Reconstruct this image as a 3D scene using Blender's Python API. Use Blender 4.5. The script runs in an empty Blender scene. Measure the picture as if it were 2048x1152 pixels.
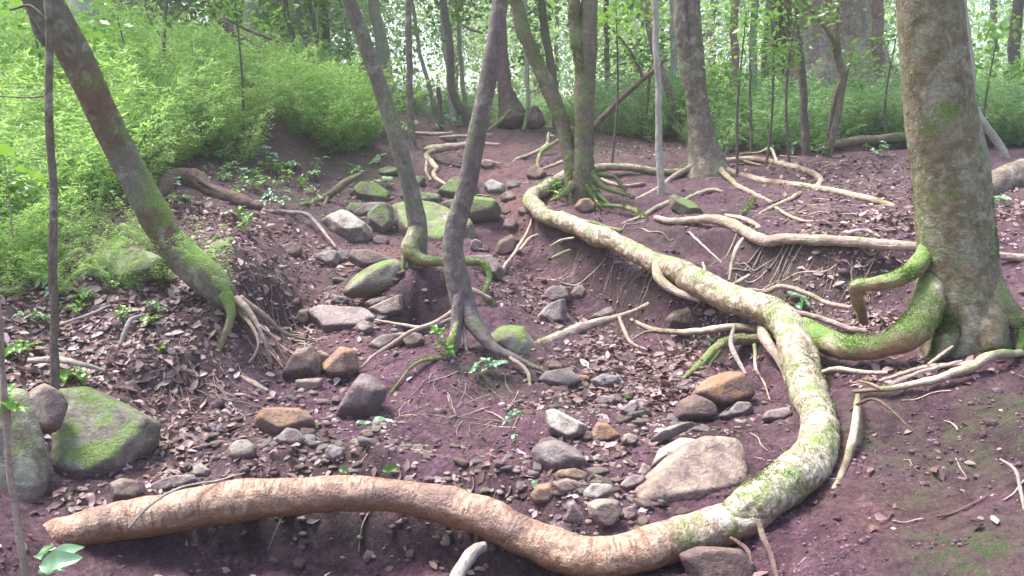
import bpy, bmesh, math, random
import numpy as np
from mathutils import Vector
random.seed(7); RNG = np.random.default_rng(11)
scene = bpy.context.scene; COL = scene.collection
# ---------------------------------------------------------------- camera
F = 1485.0; PITCH = math.radians(10); CAM = np.array([0., 0., 1.55])
cp, sp = math.cos(PITCH), math.sin(PITCH)
cam = bpy.data.cameras.new('camera'); camo = bpy.data.objects.new('camera', cam); COL.objects.link(camo)
camo.location = CAM; camo.rotation_euler = (math.pi/2-PITCH, 0, 0)
cam.sensor_width = 36; cam.lens = 36*F/2048; cam.clip_end = 500; cam.clip_start = .05
cam.dof.use_dof = False
scene.camera = camo
def ray(px, py):
    u = (np.asarray(px, float)-1024)/F; v = (576-np.asarray(py, float))/F
    d = np.stack([u+0*v, cp+v*sp+0*u, -sp+v*cp+0*u], -1)
    return d
def at(px, py, Y):
    d = ray(px, py); return CAM+d*(np.asarray(Y)/d[..., 1])[..., None] if np.ndim(Y) else CAM+d*(Y/d[..., 1])
# ---------------------------------------------------------------- noise
def _h(ix, iy, iz):
    n = (ix*374761393+iy*668265263+iz*1274126177) & 0xffffffff
    n = ((n ^ (n >> 13))*1274126177) & 0xffffffff
    n = n ^ (n >> 16)
    return (n & 0xffff)/32767.5-1
def vnoise(p):
    p = np.asarray(p, float); i = np.floor(p).astype(np.int64); f = p-i; f = f*f*f*(f*(f*6-15)+10)
    ix, iy, iz = i[..., 0], i[..., 1], i[..., 2]; r = 0
    for a in (0, 1):
        for b in (0, 1):
            for c in (0, 1):
                w = (f[..., 0] if a else 1-f[..., 0])*(f[..., 1] if b else 1-f[..., 1])*(f[..., 2] if c else 1-f[..., 2])
                r = r+w*_h(ix+a, iy+b, iz+c)
    return r
def fbm(p, o=3, seed=0):
    p = np.asarray(p, float)+seed*17.31; r = 0; a = 1.
    for k in range(o):
        r = r+a*vnoise(p*(2**k)+k*5.7); a *= .5
    return r/1.75
# ---------------------------------------------------------------- mesh + object helpers
def mesh_np(name, V, faces, mat=None, uv=None, col=None, smooth=True):
    """faces: list of (n,k) int arrays"""
    me = bpy.data.meshes.new(name); V = np.asarray(V, np.float32)
    fs = [np.asarray(f, np.int32) for f in faces if len(f)]
    loops = np.concatenate([f.ravel() for f in fs]); tot = np.concatenate([np.full(len(f), f.shape[1], np.int32) for f in fs])
    st = np.concatenate([[0], np.cumsum(tot)[:-1]]).astype(np.int32)
    me.vertices.add(len(V)); me.vertices.foreach_set('co', V.ravel())
    me.loops.add(len(loops)); me.loops.foreach_set('vertex_index', loops)
    me.polygons.add(len(tot)); me.polygons.foreach_set('loop_start', st); me.polygons.foreach_set('loop_total', tot)
    me.polygons.foreach_set('use_smooth', np.full(len(tot), smooth))
    if uv is not None:
        l = me.uv_layers.new(name='UVMap'); l.data.foreach_set('uv', np.asarray(uv, np.float32)[loops].ravel())
    if col is not None:
        c = np.ones((len(V), 4), np.float32); c[:, :col.shape[1]] = col
        a = me.color_attributes.new('Col', 'FLOAT_COLOR', 'POINT'); a.data.foreach_set('color', c.ravel())
    me.update(calc_edges=True); me.validate()
    if mat: me.materials.append(mat)
    return me
class MB:
    def __init__(s): s.V = []; s.Q = []; s.T = []; s.UV = []; s.C = []; s.n = 0
    def add(s, V, Q=None, T=None, uv=None, c=None):
        V = np.asarray(V, float)
        s.V.append(V); s.UV.append(np.zeros((len(V), 2)) if uv is None else uv)
        s.C.append(np.full((len(V), 3), .5) if c is None else np.broadcast_to(np.asarray(c, float), (len(V), 3)))
        if Q is not None and len(Q): s.Q.append(np.asarray(Q)+s.n)
        if T is not None and len(T): s.T.append(np.asarray(T)+s.n)
        s.n += len(V)
    def mesh(s, name, mat, origin=(0, 0, 0), smooth=True):
        V = np.concatenate(s.V)-np.asarray(origin)
        fs = ([np.concatenate(s.Q)] if s.Q else [])+([np.concatenate(s.T)] if s.T else [])
        return mesh_np(name, V, fs, mat, np.concatenate(s.UV), np.concatenate(s.C), smooth)
    def build(s, name, mat, parent=None, origin=None, smooth=True):
        if origin is None: origin = np.array(parent.location) if parent is not None else np.concatenate(s.V).mean(0)
        o = bpy.data.objects.new(name, s.mesh(name, mat, origin, smooth)); COL.objects.link(o)
        if parent is not None: o.parent = parent
        else: o.location = origin
        return o
def tag(o, label=None, cat=None, group=None, kind=None):
    if label: o['label'] = label
    if cat: o['category'] = cat
    if group: o['group'] = group
    if kind: o['kind'] = kind
    return o
def empty(name, loc, label, cat, group=None):
    o = bpy.data.objects.new(name, None); COL.objects.link(o); o.location = loc; o.empty_display_size = .1
    return tag(o, label, cat, group)
def crom(P, n):
    """Catmull-Rom through rows of P, n samples per span"""
    P = np.asarray(P, float); E = np.vstack([2*P[0]-P[1], P, 2*P[-1]-P[-2]]); out = []
    for i in range(1, len(E)-2):
        t = np.linspace(0, 1, n, endpoint=False)[:, None]
        a, b, c, d = E[i-1], E[i], E[i+1], E[i+2]
        out.append(.5*((2*b)+(c-a)*t+(2*a-5*b+4*c-d)*t*t+(3*b-a-3*c+d)*t**3))
    out.append(P[-1:]); return np.vstack(out)
def tube(mb, P, R, seed=0, bump=.12, sides=None, step=None, flat=1., cap=True, fluting=0, wob=0.):
    """swept, irregular, tapering limb"""
    P = np.asarray(P, float); R = np.asarray(R, float)
    A = np.column_stack([P, R]); L = np.linalg.norm(np.diff(P, axis=0), axis=1)
    rm = max(R.max(), .002); step = step or max(min(rm*.35, .013), .004)
    n = int(np.clip(L.sum()/step/max(len(L), 1), 3, 60 if rm > .03 else 16)); A = crom(A, n); P = A[:, :3]; R = np.maximum(A[:, 3], .0008)
    if wob: P = P+np.stack([fbm(P*(.25/rm)**.7*1.2, 2, seed+k) for k in range(3)], -1)*wob*R[:, None]
    sides = sides or int(np.clip(rm*900, 6, 40))
    T = np.gradient(P, axis=0); T /= np.linalg.norm(T, axis=1)[:, None]+1e-9
    ref = np.array([0, 0, 1.]) if abs(T[0, 2]) < .8 else np.array([0, 1., 0])
    N = np.cross(T[0], ref); N /= np.linalg.norm(N); Ns = []
    for t in T:
        N = N-t*N.dot(t); N /= np.linalg.norm(N); Ns.append(N)
    Ns = np.array(Ns); Bs = np.cross(T, Ns)
    th = np.linspace(0, 2*math.pi, sides+1); c, s_ = np.cos(th), np.sin(th)
    D = Ns[:, None]*c[None, :, None]+Bs[:, None]*s_[None, :, None]
    base = P[:, None]+D*R[:, None, None]
    Bd = base.copy(); Bd[:, -1] = Bd[:, 0]
    k = 1+bump*fbm(Bd*(.35/rm), 3, seed)+bump*.4*fbm(Bd*(1.6/rm)**1., 2, seed+3)
    if rm > .03: k = k-bump*.35*np.clip(np.abs(fbm(Bd*(2.6/rm), 3, seed+5))*2.2-.55, 0, 1)
    if fluting: k = k+fluting*np.sin(th*5+seed)[None, :]*np.linspace(1, .1, len(P))[:, None]
    k[:, -1] = k[:, 0]
    V = P[:, None]+D*(R[:, None]*k)[..., None]
    V[..., 2] = P[:, None, 2]+(V[..., 2]-P[:, None, 2])*flat
    ln = np.concatenate([[0], np.cumsum(np.linalg.norm(np.diff(P, axis=0), axis=1))])
    uv = np.stack(np.broadcast_arrays(th[None, :]*rm, ln[:, None]), -1)
    m, w = len(P), sides+1
    ii, jj = np.meshgrid(np.arange(m-1), np.arange(sides), indexing='ij'); a = (ii*w+jj).ravel()
    Q = np.stack([a, a+1, a+w+1, a+w], -1)
    V = V.reshape(-1, 3); uv = uv.reshape(-1, 2); T3 = []
    if cap:
        V = np.vstack([V, P[0]-T[0]*R[0]*.5, P[-1]+T[-1]*R[-1]*.6]); uv = np.vstack([uv, uv[0], uv[-1]])
        e = (m-1)*w
        T3 = [[m*w, j+1, j] for j in range(sides)]+[[m*w+1, e+j, e+j+1] for j in range(sides)]
    mb.add(V, Q, T3, uv)
# ---------------------------------------------------------------- materials
MATS = {}
class NT:
    def __init__(s, name):
        s.m = bpy.data.materials.new(name); s.m.use_nodes = True; s.t = s.m.node_tree; s.t.nodes.clear()
        s.out = s.N('ShaderNodeOutputMaterial')
    def N(s, typ, **kw):
        n = s.t.nodes.new(typ)
        for k, v in kw.items(): setattr(n, k, v)
        return n
    def L(s, a, b): s.t.links.new(a, b)
    def val(s, sock, v):
        if hasattr(v, 'is_output') or isinstance(v, bpy.types.NodeSocket): s.L(v, sock)
        else: sock.default_value = (*v, 1) if isinstance(v, tuple) and len(v) == 3 and len(sock.default_value) == 4 else v
    def noise(s, vec, scale, detail=4, rough=.55, dist=0):
        n = s.N('ShaderNodeTexNoise'); n.inputs['Scale'].default_value = scale; n.inputs['Detail'].default_value = detail
        n.inputs['Roughness'].default_value = rough; n.inputs['Distortion'].default_value = dist
        if vec is not None: s.L(vec, n.inputs['Vector'])
        return n.outputs['Fac']
    def ramp(s, fac, stops):
        n = s.N('ShaderNodeValToRGB'); s.L(fac, n.inputs[0]); e = n.color_ramp.elements
        while len(e) < len(stops): e.new(.5)
        for el, (p, c) in zip(e, stops): el.position = p; el.color = (*c, 1) if isinstance(c, tuple) else (c, c, c, 1)
        return n.outputs[0]
    def mix(s, fac, a, b, blend='MIX'):
        n = s.N('ShaderNodeMix', data_type='RGBA', blend_type=blend); s.val(n.inputs[0], fac); s.val(n.inputs[6], a); s.val(n.inputs[7], b)
        return n.outputs[2]
    def math(s, op, a, b=0., clamp=False):
        n = s.N('ShaderNodeMath', operation=op, use_clamp=clamp); s.val(n.inputs[0], a); s.val(n.inputs[1], b); return n.outputs[0]
    def bump(s, h, st=.5, dist=.01, nrm=None):
        n = s.N('ShaderNodeBump'); n.inputs['Strength'].default_value = st; n.inputs['Distance'].default_value = dist; s.L(h, n.inputs['Height'])
        if nrm is not None: s.L(nrm, n.inputs['Normal'])
        return n.outputs[0]
    def scalevec(s, vec, sc):
        n = s.N('ShaderNodeMapping'); s.L(vec, n.inputs[0]); n.inputs['Scale'].default_value = sc; return n.outputs[0]
    def principled(s, col, rough=.8, nrm=None, spec=.3, sheen=0):
        p = s.N('ShaderNodeBsdfPrincipled'); s.val(p.inputs['Base Color'], col); s.val(p.inputs['Roughness'], rough)
        p.inputs['Specular IOR Level'].default_value = spec
        if nrm is not None: s.L(nrm, p.inputs['Normal'])
        return p.outputs[0]
    def done(s, sh): s.L(sh, s.out.inputs['Surface']); return s.m
def wnormal_z(n):
    g = n.N('ShaderNodeNewGeometry'); x = n.N('ShaderNodeSeparateXYZ'); n.L(g.outputs['Normal'], x.inputs[0]); return x.outputs[2]
MOSS = ((0, (.035, .075, .012)), (.5, (.10, .19, .03)), (1, (.24, .33, .06)))
def bark(name, dark, mid, light, moss=0., lichen=0., rough=.8, grain=(60, 6), spec=.3, peel=0., blotch=None, upmoss=.5, warm=0., lcol=((.20,.19,.15), (.40,.38,.31)), start=0):
    n = NT(name); tc = n.N('ShaderNodeTexCoord'); ob = tc.outputs['Object']; uv = tc.outputs['UV']
    oi = n.N('ShaderNodeObjectInfo'); 
    g = n.noise(n.scalevec(uv, (grain[0], grain[1], 1)), 1, 5, .65)
    big = n.noise(ob, 3.5, 4, .6, .4); fine = n.noise(ob, 85, 3, .7); med = n.noise(ob, 17, 4, .6, .5)
    c = n.ramp(n.math('ADD', n.math('MULTIPLY', g, .5), n.math('MULTIPLY', med, .5)), [(.3, dark), (.5, mid), (.68, light)])
    c = n.mix(n.math('MULTIPLY', n.ramp(big, [(.42, 0.), (.62, 1.)]), .45), c, mid)
    if peel:
        pm = n.ramp(n.noise(n.scalevec(uv, (16, 16, 1)), 1, 6, .7, 1.2), [(.47, 0.), (.53, 1.)])
        c = n.mix(n.math('MULTIPLY', pm, peel), c, tuple(x*1.25+.04 for x in light))
        ring = n.ramp(n.noise(n.scalevec(uv, (11, 60, 1)), 1, 5, .75, .6), [(.40, 1.), (.47, 0.)])
        c = n.mix(n.math('MULTIPLY', ring, .85), c, dark)
    if blotch: c = n.mix(n.ramp(n.noise(ob, 2.6, 4, .6, .4), [(.48, 0.), (.62, .85)]), c, n.mix(med, tuple(x*.6 for x in blotch), blotch))
    if lichen:
        lm = n.ramp(n.noise(ob, 9, 5, .65, .3), [(.56-.1*lichen, 0.), (.66-.1*lichen, 1.)])
        lf = n.ramp(n.noise(ob, 60, 3), [(.35, lcol[0]), (.65, lcol[1])])
        c = n.mix(n.math('MULTIPLY', lm, min(1, .5+lichen*.3)), c, lf)
    if moss:
        z = wnormal_z(n)
        mm = n.math('ADD', n.math('ADD', n.math('MULTIPLY', n.noise(ob, 4.5, 6, .7, .5), .72), n.math('MULTIPLY', n.noise(ob, 48, 4, .7), .28)), n.math('MULTIPLY', z, .13*upmoss))
        mm = n.ramp(mm, [(.62-.2*moss, 0.), (.70-.2*moss, .6), (.8-.2*moss, 1.)])
        mc = n.ramp(n.noise(ob, 120, 3, .7), [(.25, MOSS[0][1]), (.5, MOSS[1][1]), (.75, MOSS[2][1])])
        c = n.mix(mm, c, mc)
    if start:
        sx = n.N('ShaderNodeSeparateXYZ'); n.L(uv, sx.inputs[0]); k = n.ramp(n.math('ADD', n.math('MULTIPLY', sx.outputs[1], 1/start), n.math('MULTIPLY', n.math('SUBTRACT', big, .5), 1.6)), [(.35, 1.), (.75, 0.)])
        pc = n.mix(n.ramp(n.noise(n.scalevec(uv, (16, 16, 1)), 1, 6, .7, 1.2), [(.44, 0.), (.52, 1.)]), (.20,.155,.115), (.54,.47,.39)); mk = n.ramp(n.noise(ob, 9, 6, .75, .5), [(.5, 0.), (.58, .9)])
        pc = n.mix(mk, pc, n.ramp(fine, [(.3, (.05,.09,.02)), (.65, (.18,.25,.06))])); c = n.mix(k, c, pc)
    h = n.math('ADD', n.math('ADD', n.math('MULTIPLY', g, .6), n.math('MULTIPLY', fine, .5)), n.math('MULTIPLY', med, .8))
    if warm:
        z = wnormal_z(n); c = n.mix(n.ramp(n.math('ADD', n.math('MULTIPLY', z, .5), n.math('MULTIPLY', med, .5)), [(.1, warm), (.42, 0.)]), c, (.20, .095, .05))
    return n.done(n.principled(c, rough, n.bump(h, .9, .018), spec))
def stone(name, dark, mid, light, moss=0., stain=None, rough=.75, spec=.35):
    n = NT(name); tc = n.N('ShaderNodeTexCoord'); ob = tc.outputs['Object']; oi = n.N('ShaderNodeObjectInfo')
    add = n.N('ShaderNodeVectorMath', operation='ADD'); n.L(ob, add.inputs[0]); n.L(oi.outputs['Location'], add.inputs[1]); ob = add.outputs[0]
    a = n.noise(ob, 6, 6, .62, .4); f = n.noise(ob, 70, 4, .7); v = n.noise(ob, 22, 5, .6, 1.)
    c = n.ramp(n.math('ADD', n.math('MULTIPLY', a, .6), n.math('MULTIPLY', v, .4)), [(.34, dark), (.5, mid), (.66, light)])
    c = n.mix(n.ramp(f, [(.28, .35), (.42, 0.)]), c, dark)
    hv = n.N('ShaderNodeHueSaturation'); n.L(c, hv.inputs['Color']); n.L(n.math('ADD', n.math('MULTIPLY', oi.outputs['Random'],   .35), .66), hv.inputs['Value']); c = hv.outputs[0]
    if stain: c = n.mix(n.ramp(n.noise(ob, 9, 3, .6, .6), [(.45, 0.), (.62, .9)]), c, stain)
    if moss:
        z = wnormal_z(n)
        mm = n.math('ADD', n.noise(ob, 8, 6, .66, .3), n.math('MULTIPLY', z, .16))
        mm = n.ramp(mm, [(.72-.25*moss, 0.), (.86-.25*moss, .95)])
        c = n.mix(mm, c, n.ramp(n.noise(ob, 130, 3, .7), [(.25, (.05, .09, .02)), (.5, (.13, .2, .045)), (.75, (.26, .33, .1))]))
    # soil caught on the lower flanks
    z2 = wnormal_z(n); c = n.mix(n.ramp(n.math('SUBTRACT', n.noise(ob, 11, 6, .68), n.math('MULTIPLY', z2, .16)), [(.36, 0.), (.52, .8)]), c, n.ramp(f, [(.35, (.07, .04, .045)), (.65, (.15, .09, .10))]))
    h = n.math('ADD', n.math('MULTIPLY', f, .5), n.math('ADD', v, a))
    return n.done(n.principled(c, rough, n.bump(h, .8, .016), spec))
def leafmat(name, cols, trans=.35, rough=.45, spec=.4, attr=True, brown=False):
    n = NT(name)
    if attr:
        a = n.N('ShaderNodeAttribute', attribute_name='Col'); x = n.N('ShaderNodeSeparateColor'); n.L(a.outputs['Color'], x.inputs[0]); f = x.outputs[0]
        oi = n.N('ShaderNodeObjectInfo'); f = n.math('ADD', f, n.math('MULTIPLY', n.math('SUBTRACT', oi.outputs['Random'], .5), .3), True)
    else:
        f = n.N('ShaderNodeObjectInfo').outputs['Random']
    c = n.ramp(f, [(i/(len(cols)-1), k) for i, k in enumerate(cols)])
    if brown:
        g = n.N('ShaderNodeTexCoord'); c = n.mix(n.math('MULTIPLY', n.noise(g.outputs['Object'], 60, 3), .5), c, (.10, .06, .06))
    p = n.principled(c, rough, None, spec)
    if trans:
        t = n.N('ShaderNodeBsdfTranslucent'); n.val(t.inputs[0], n.mix(.5, c, (.3, .5, .08)) if not brown else c)
        m = n.N('ShaderNodeMixShader'); m.inputs[0].default_value = trans; n.L(p, m.inputs[1]); n.L(t.outputs[0], m.inputs[2]); p = m.outputs[0]
    return n.done(p)
# ---------------------------------------------------------------- ground: control points (px, py, distance)
CP = [(100,1152,2.4),(500,1152,2.42),(900,1152,2.4),(1250,1152,2.28),(1600,1152,2.2),(200,1095,2.56),(500,1082,2.72),(750,1060,2.78),(950,1095,2.68),(1150,1140,2.52),
(500,955,2.87),(300,985,2.8),(750,945,2.9),(850,950,2.87),(1000,965,2.8),(1100,1010,2.66),(1170,1050,2.55),(1250,1050,2.58),(1400,1010,2.7),
(0,1075,2.42),(75,1064,2.55),(0,1152,2.3),(100,1010,2.7),(200,900,3.1),(50,850,3.1),(300,930,3.0),
(100,700,3.7),(250,700,3.8),(350,600,4.2),(150,600,4.1),(0,600,4.0),(100,500,4.7),(0,400,5.4),(0,300,6.4),(200,400,5.9),(300,480,5.1),
(400,330,8),(200,250,8),(600,300,9.5),(700,320,9.5),(400,200,10.5),(600,180,13),(0,150,9),(300,120,16),(600,140,20),(480,360,7.6),
(500,470,5.7),(540,520,5.2),(600,730,4.4),(560,725,4.3),(530,620,4.7),(450,620,4.2),(450,700,4.0),(430,780,3.75),(300,780,3.55),(250,760,3.6),(350,850,3.4),(480,560,4.7),(560,640,4.9),(580,560,5.5),
(620,600,5.4),(620,530,6.1),(650,480,6.8),(560,430,6.8),(500,400,7),(700,400,8.2),(650,360,9),
(700,750,4.2),(600,800,3.85),(700,850,3.5),(450,900,3.15),(400,850,3.38),(800,900,3.2),
(780,850,3.48),(880,900,3.22),(1050,880,3.3),(980,890,3.25),(900,712,4.2),(960,722,4.2),(840,715,4.25),(1050,770,4.0),(900,800,3.86),(900,750,4.02),(960,780,3.95),(840,790,3.9),(770,760,4.05),
(850,645,5.1),(830,560,5.2),(870,536,5.4),(930,536,5.4),(960,600,5.1),(1000,560,5.7),(930,640,4.85),(750,640,5.0),(740,600,5.3),(780,560,5.6),(700,690,4.6),(800,520,5.9),
(1150,850,3.45),(1300,850,3.5),(1200,950,2.95),(1450,930,2.95),(1550,880,3.2),(1500,800,3.7),(1400,720,4.25),(1200,740,4.25),(1300,710,4.4),
(1200,680,4.7),(1100,640,5.15),(1200,605,5.85),(1050,560,6.1),(1000,500,6.7),(1030,450,7.5),(1020,400,8.4),(1000,340,9.6),(1050,300,10.8),(1000,265,12.2),(900,285,11.5),(860,350,9.5),(900,450,7.6),(760,450,7.4),(800,390,8.6),
(1090,430,7.2),(1200,495,6.3),(1310,540,5.65),(1150,590,6.0),(1270,600,5.65),(1400,590,5.2),(1350,640,5.0),(1500,680,4.45),(1420,670,4.65),(1600,700,4.25),
(1300,480,6.6),(1400,505,6.1),(1300,430,7.4),(1200,440,7.4),(1250,400,8),(1500,545,5.7),(1560,590,5.25),(1700,640,4.45),(1750,610,4.88),(1650,600,5.08),
(1830,492,5.2),(1700,487,5.3),(1600,487,5.5),(1480,478,5.9),(1350,440,7.0),(1700,590,5.08),(1800,570,4.98),
(1700,440,6.0),(1500,440,6.7),(1800,420,6.3),(1700,380,7.4),(1600,340,8.5),(1700,310,9.6),(1800,300,9.7),(1500,312,9.8),(1410,352,8.9),(1300,345,9),(1160,392,8.1),(1250,285,11.3),(1400,265,13),(1700,262,13.5),(1950,300,10),(2048,290,10.3),(2000,420,6.4),(2048,520,4.9),(2000,600,4.3),
(1930,690,3.6),(2048,650,3.8),(1800,705,3.8),(1750,745,3.62),(1700,800,3.33),(1580,790,3.72),(1680,900,2.95),(1750,950,2.76),(1700,1152,2.12),(1850,850,2.95),(1950,950,2.6),(1900,1152,2.02),(2048,1152,1.92),(2048,950,2.43),(2048,800,2.9),(1950,770,3.12),(1580,1090,2.42),(1500,1152,2.25),(1650,1020,2.56)]
pts = np.array([at(a, b, c) for a, b, c in CP])
EX = np.array([(-15,30,4.2),(-6,30,3.2),(2,32,2.5),(15,30,2.7),(-30,60,6),(0,60,3),(30,60,3.5),(0,90,4),(-60,90,8),(60,90,6),(-6,2.5,1.25),(6,3,1.2),(-5,0,.5),(5,0,.6),(0,0,0.02),(0,1.2,.03),(0,-3,-.3),(-14,10,3.2),(12,9,2.1),(0,15,2.15),(3,18,2.2),(-4,18,2.35),(8,20,2.35),(-30,0,3),(30,0,3)])
pts = np.vstack([pts, EX]); PX, PZ = pts[:, :2], pts[:, 2]; CC = .10
def _phi(A, B): return np.sqrt(((A[:, None]-B[None])**2).sum(-1)+CC*CC)
n_ = len(pts); K = np.zeros((n_+3, n_+3)); K[:n_, :n_] = _phi(PX, PX)-np.eye(n_)*.004
K[:n_, n_] = 1; K[n_, :n_] = 1; K[:n_, n_+1:] = PX; K[n_+1:, :n_] = PX.T
W_ = np.linalg.solve(K, np.concatenate([PZ, [0, 0, 0]]))
def H0(xy):
    xy = np.asarray(xy, float).reshape(-1, 2); out = np.empty(len(xy))
    for i in range(0, len(xy), 40000):
        q = xy[i:i+40000]; out[i:i+40000] = _phi(q, PX)@W_[:n_]+W_[n_]+q@W_[n_+1:]
    return out
CUTS = []
def cut(pl, side, a, w1, w2):
    """an eroded step: the ground drops by a within w1 metres of the line on one side, back to level by w2"""
    CUTS.append((np.array([at(*p)[:2] for p in pl]), side, a, w1, w2))
cut([(1050,395,7.9),(1088,428,7.2),(1174,465,6.45),(1274,506,5.8),(1374,552,5.25),(1449,592,4.85),(1520,640,4.5)], -1, .27, .16, .8)
cut([(1330,445,6.9),(1480,462,6.1),(1600,485,5.55),(1700,487,5.3),(1840,495,5.1)], -1, .2, .12, .65)
cut([(120,1066,2.6),(500,995,2.74),(800,1000,2.76),(1024,1058,2.62),(1170,1115,2.45),(1370,1085,2.52),(1500,1035,2.66)], -1, .07, .10, .5)
cut([(455,530,4.9),(500,600,4.55),(545,680,4.3),(600,740,4.15)], 1, .18, .12, .6)
cut([(400,745,3.85),(300,765,3.7),(250,775,3.6)], 1, .10, .12, .45)
cut([(820,560,5.15),(870,575,5.1),(950,575,5.1)], -1, .10, .1, .4)
cut([(1265,660,4.95),(1350,672,4.75),(1450,680,4.55),(1560,690,4.25)], -1, .10, .10, .45)
def sm(x): x = np.clip(x, 0, 1); return x*x*(3-2*x)
def cuts(xy):
    o = np.zeros(len(xy))
    for L, side, a, w1, w2 in CUTS:
        best = np.full(len(xy), 1e9); sg = np.zeros(len(xy)); tt = np.zeros(len(xy)); m = len(L)-1
        for i in range(m):
            A, B_ = L[i], L[i+1]; e = B_-A; t = np.clip(((xy-A)@e)/(e@e), 0, 1); q = xy-A-t[:, None]*e; d = np.hypot(q[:, 0], q[:, 1])
            c = (e[0]*(xy[:, 1]-A[1])-e[1]*(xy[:, 0]-A[0])); k = d < best; best[k] = d[k]; sg[k] = np.sign(c[k]); tt[k] = ((i+t)/m)[k]
        end = sm(tt/.12)*sm((1-tt)/.12); s_ = best*sg*side
        o += a*sm((s_+w1*.4)/w1)*(1-sm((s_-w1)/(w2-w1)))*end
    return o
def H(xy, fine=True):
    xy = np.asarray(xy, float).reshape(-1, 2); z = H0(xy); p = np.column_stack([xy, z*.9])
    wob = .05*fbm(p*4, 2, 31); z = z-cuts(xy+np.column_stack([wob, wob]))
    far = np.clip((xy[:, 1]-14)/10, 0, 1)
    z = z+.045*fbm(p*1.9, 3, 2)*(1+2*far)
    if fine: z = z+.036*fbm(p*6, 4, 5)+.020*(.4-np.abs(fbm(p*17, 2, 7)))+.016*(.3-np.abs(fbm(p*42, 2, 8)))
    return z
def h1(x, y): return float(H([[x, y]])[0])
_T = np.concatenate([np.linspace(1.2, 6, 300), np.linspace(6.03, 16, 300), np.linspace(16.2, 60, 150)])
def hit(px, py):
    """where the ray through a photo pixel meets the ground -> point"""
    d = ray(px, py); P = CAM+d*(_T/d[1])[:, None]; g = P[:, 2]-H(P[:, :2])
    k = np.argmax(g < 0) if (g < 0).any() else len(_T)-1
    if k == 0: return P[0]
    a, b = g[k-1], g[k]; t = np.clip(a/(a-b+1e-9), 0, 1); return P[k-1]*(1-t)+P[k]*t
# splat maps (photo px, radius in metres, weight)
def splat(lst):
    c = np.array([[*hit(a, b)[:2], r, w] for a, b, r, w in lst])
    def f(xy):
        xy = np.asarray(xy); o = np.zeros(len(xy))
        for x, y, r, w in c: o = np.maximum(o, w*np.exp(-((xy[:, 0]-x)**2+(xy[:, 1]-y)**2)/(r*r)))
        return o
    return f
clay = splat([(1005,345,.5,1),(1040,400,.4,1),(1000,300,.5,.7),(1060,440,.35,.8),(900,370,.4,.5),(590,470,.4,.6),(780,500,.4,.9),(640,620,.3,.5),(640,690,.35,.4),(1780,1040,.25,.35),(1080,560,.4,.3),(740,570,.3,.4)])
mossm = splat([(1600,540,.35,.6),(1500,530,.2,.4),(1380,430,.4,.5),(1220,300,.7,.6),(1950,1100,.25,.9),(1990,900,.3,.8),(1800,900,.35,.5),(2000,820,.25,.7),(1250,600,.3,.3),(1000,780,.15,.7),(950,740,.2,.6),(1400,370,.3,.4),(1500,650,.2,.3),(700,340,.8,.6),(560,380,.6,.5),(440,600,.2,.6),(1700,1000,.2,.3),(1240,660,.3,.4),(880,540,.2,.3),(1850,1000,.2,.4)])
litter = splat([(100,650,.5,1),(250,640,.5,1),(350,620,.4,1),(200,720,.3,1),(300,700,.3,1),(380,690,.3,.7),(60,740,.4,.9),(450,500,.5,.7),(560,450,.5,.6),(450,430,.6,.8),(600,380,.8,.8),(300,780,.25,.6),(420,840,.3,.7),(340,890,.2,.9),(350,950,.15,1),
    (1300,740,.35,1),(1200,720,.3,.8),(1400,700,.3,.8),(1180,790,.25,.9),(1290,800,.25,.9),(1380,760,.2,.7),(1220,900,.18,.8),(1150,980,.15,.6),(950,970,.2,.5),(1060,820,.15,.6),
    (1750,380,.9,1),(1650,340,.8,1),(1780,330,1.,1),(1800,450,.6,.8),(1980,430,.6,.8),(1980,380,.8,1),(1500,290,.8,.8),(1280,300,.9,1),(1350,290,.8,.8),(1230,270,1.,.8),(1750,640,.2,1),(1800,660,.15,.8),(1820,750,.16,.9),(1740,760,.12,.8),(1700,470,.4,.7),(1550,400,.6,.4),(850,290,.8,.7),(730,330,.8,.6),(900,260,1,.6),
    (1100,620,.4,.5),(1250,650,.3,.4),(640,520,.3,.7),(690,600,.3,.5),(500,850,.25,.5),(560,920,.2,.5),(700,900,.2,.3),(800,960,.12,.5),(1550,700,.1,.4),(130,830,.3,.6),(150,990,.12,.6)])
peb = splat([(1300,760,.4,1),(1180,770,.35,1),(1250,830,.3,1),(1330,850,.2,.8),(1150,900,.2,.7),(1200,980,.25,1),(1150,1020,.15,.9),(1270,1010,.15,.7),(1000,960,.2,.6),(700,870,.3,.8),(780,890,.25,.7),(620,900,.3,.8),(500,900,.3,.7),(420,900,.25,.8),(640,800,.3,.7),(560,830,.2,.7),(720,700,.3,.7),(740,640,.35,.9),(640,640,.3,.8),(1080,600,.45,.9),(1120,580,.3,.9),(1180,620,.4,.8),(1020,540,.4,.7),(700,560,.3,.6),(640,510,.4,.8),(960,460,.4,.6),(700,390,.6,.8),(800,430,.5,.6),(1240,680,.3,.7),(1000,380,.6,.4),(1060,350,.6,.4),(1400,860,.2,.8),(1550,820,.15,.5),(300,900,.2,.6),(860,970,.2,.6),(1450,840,.15,.6)])
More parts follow.
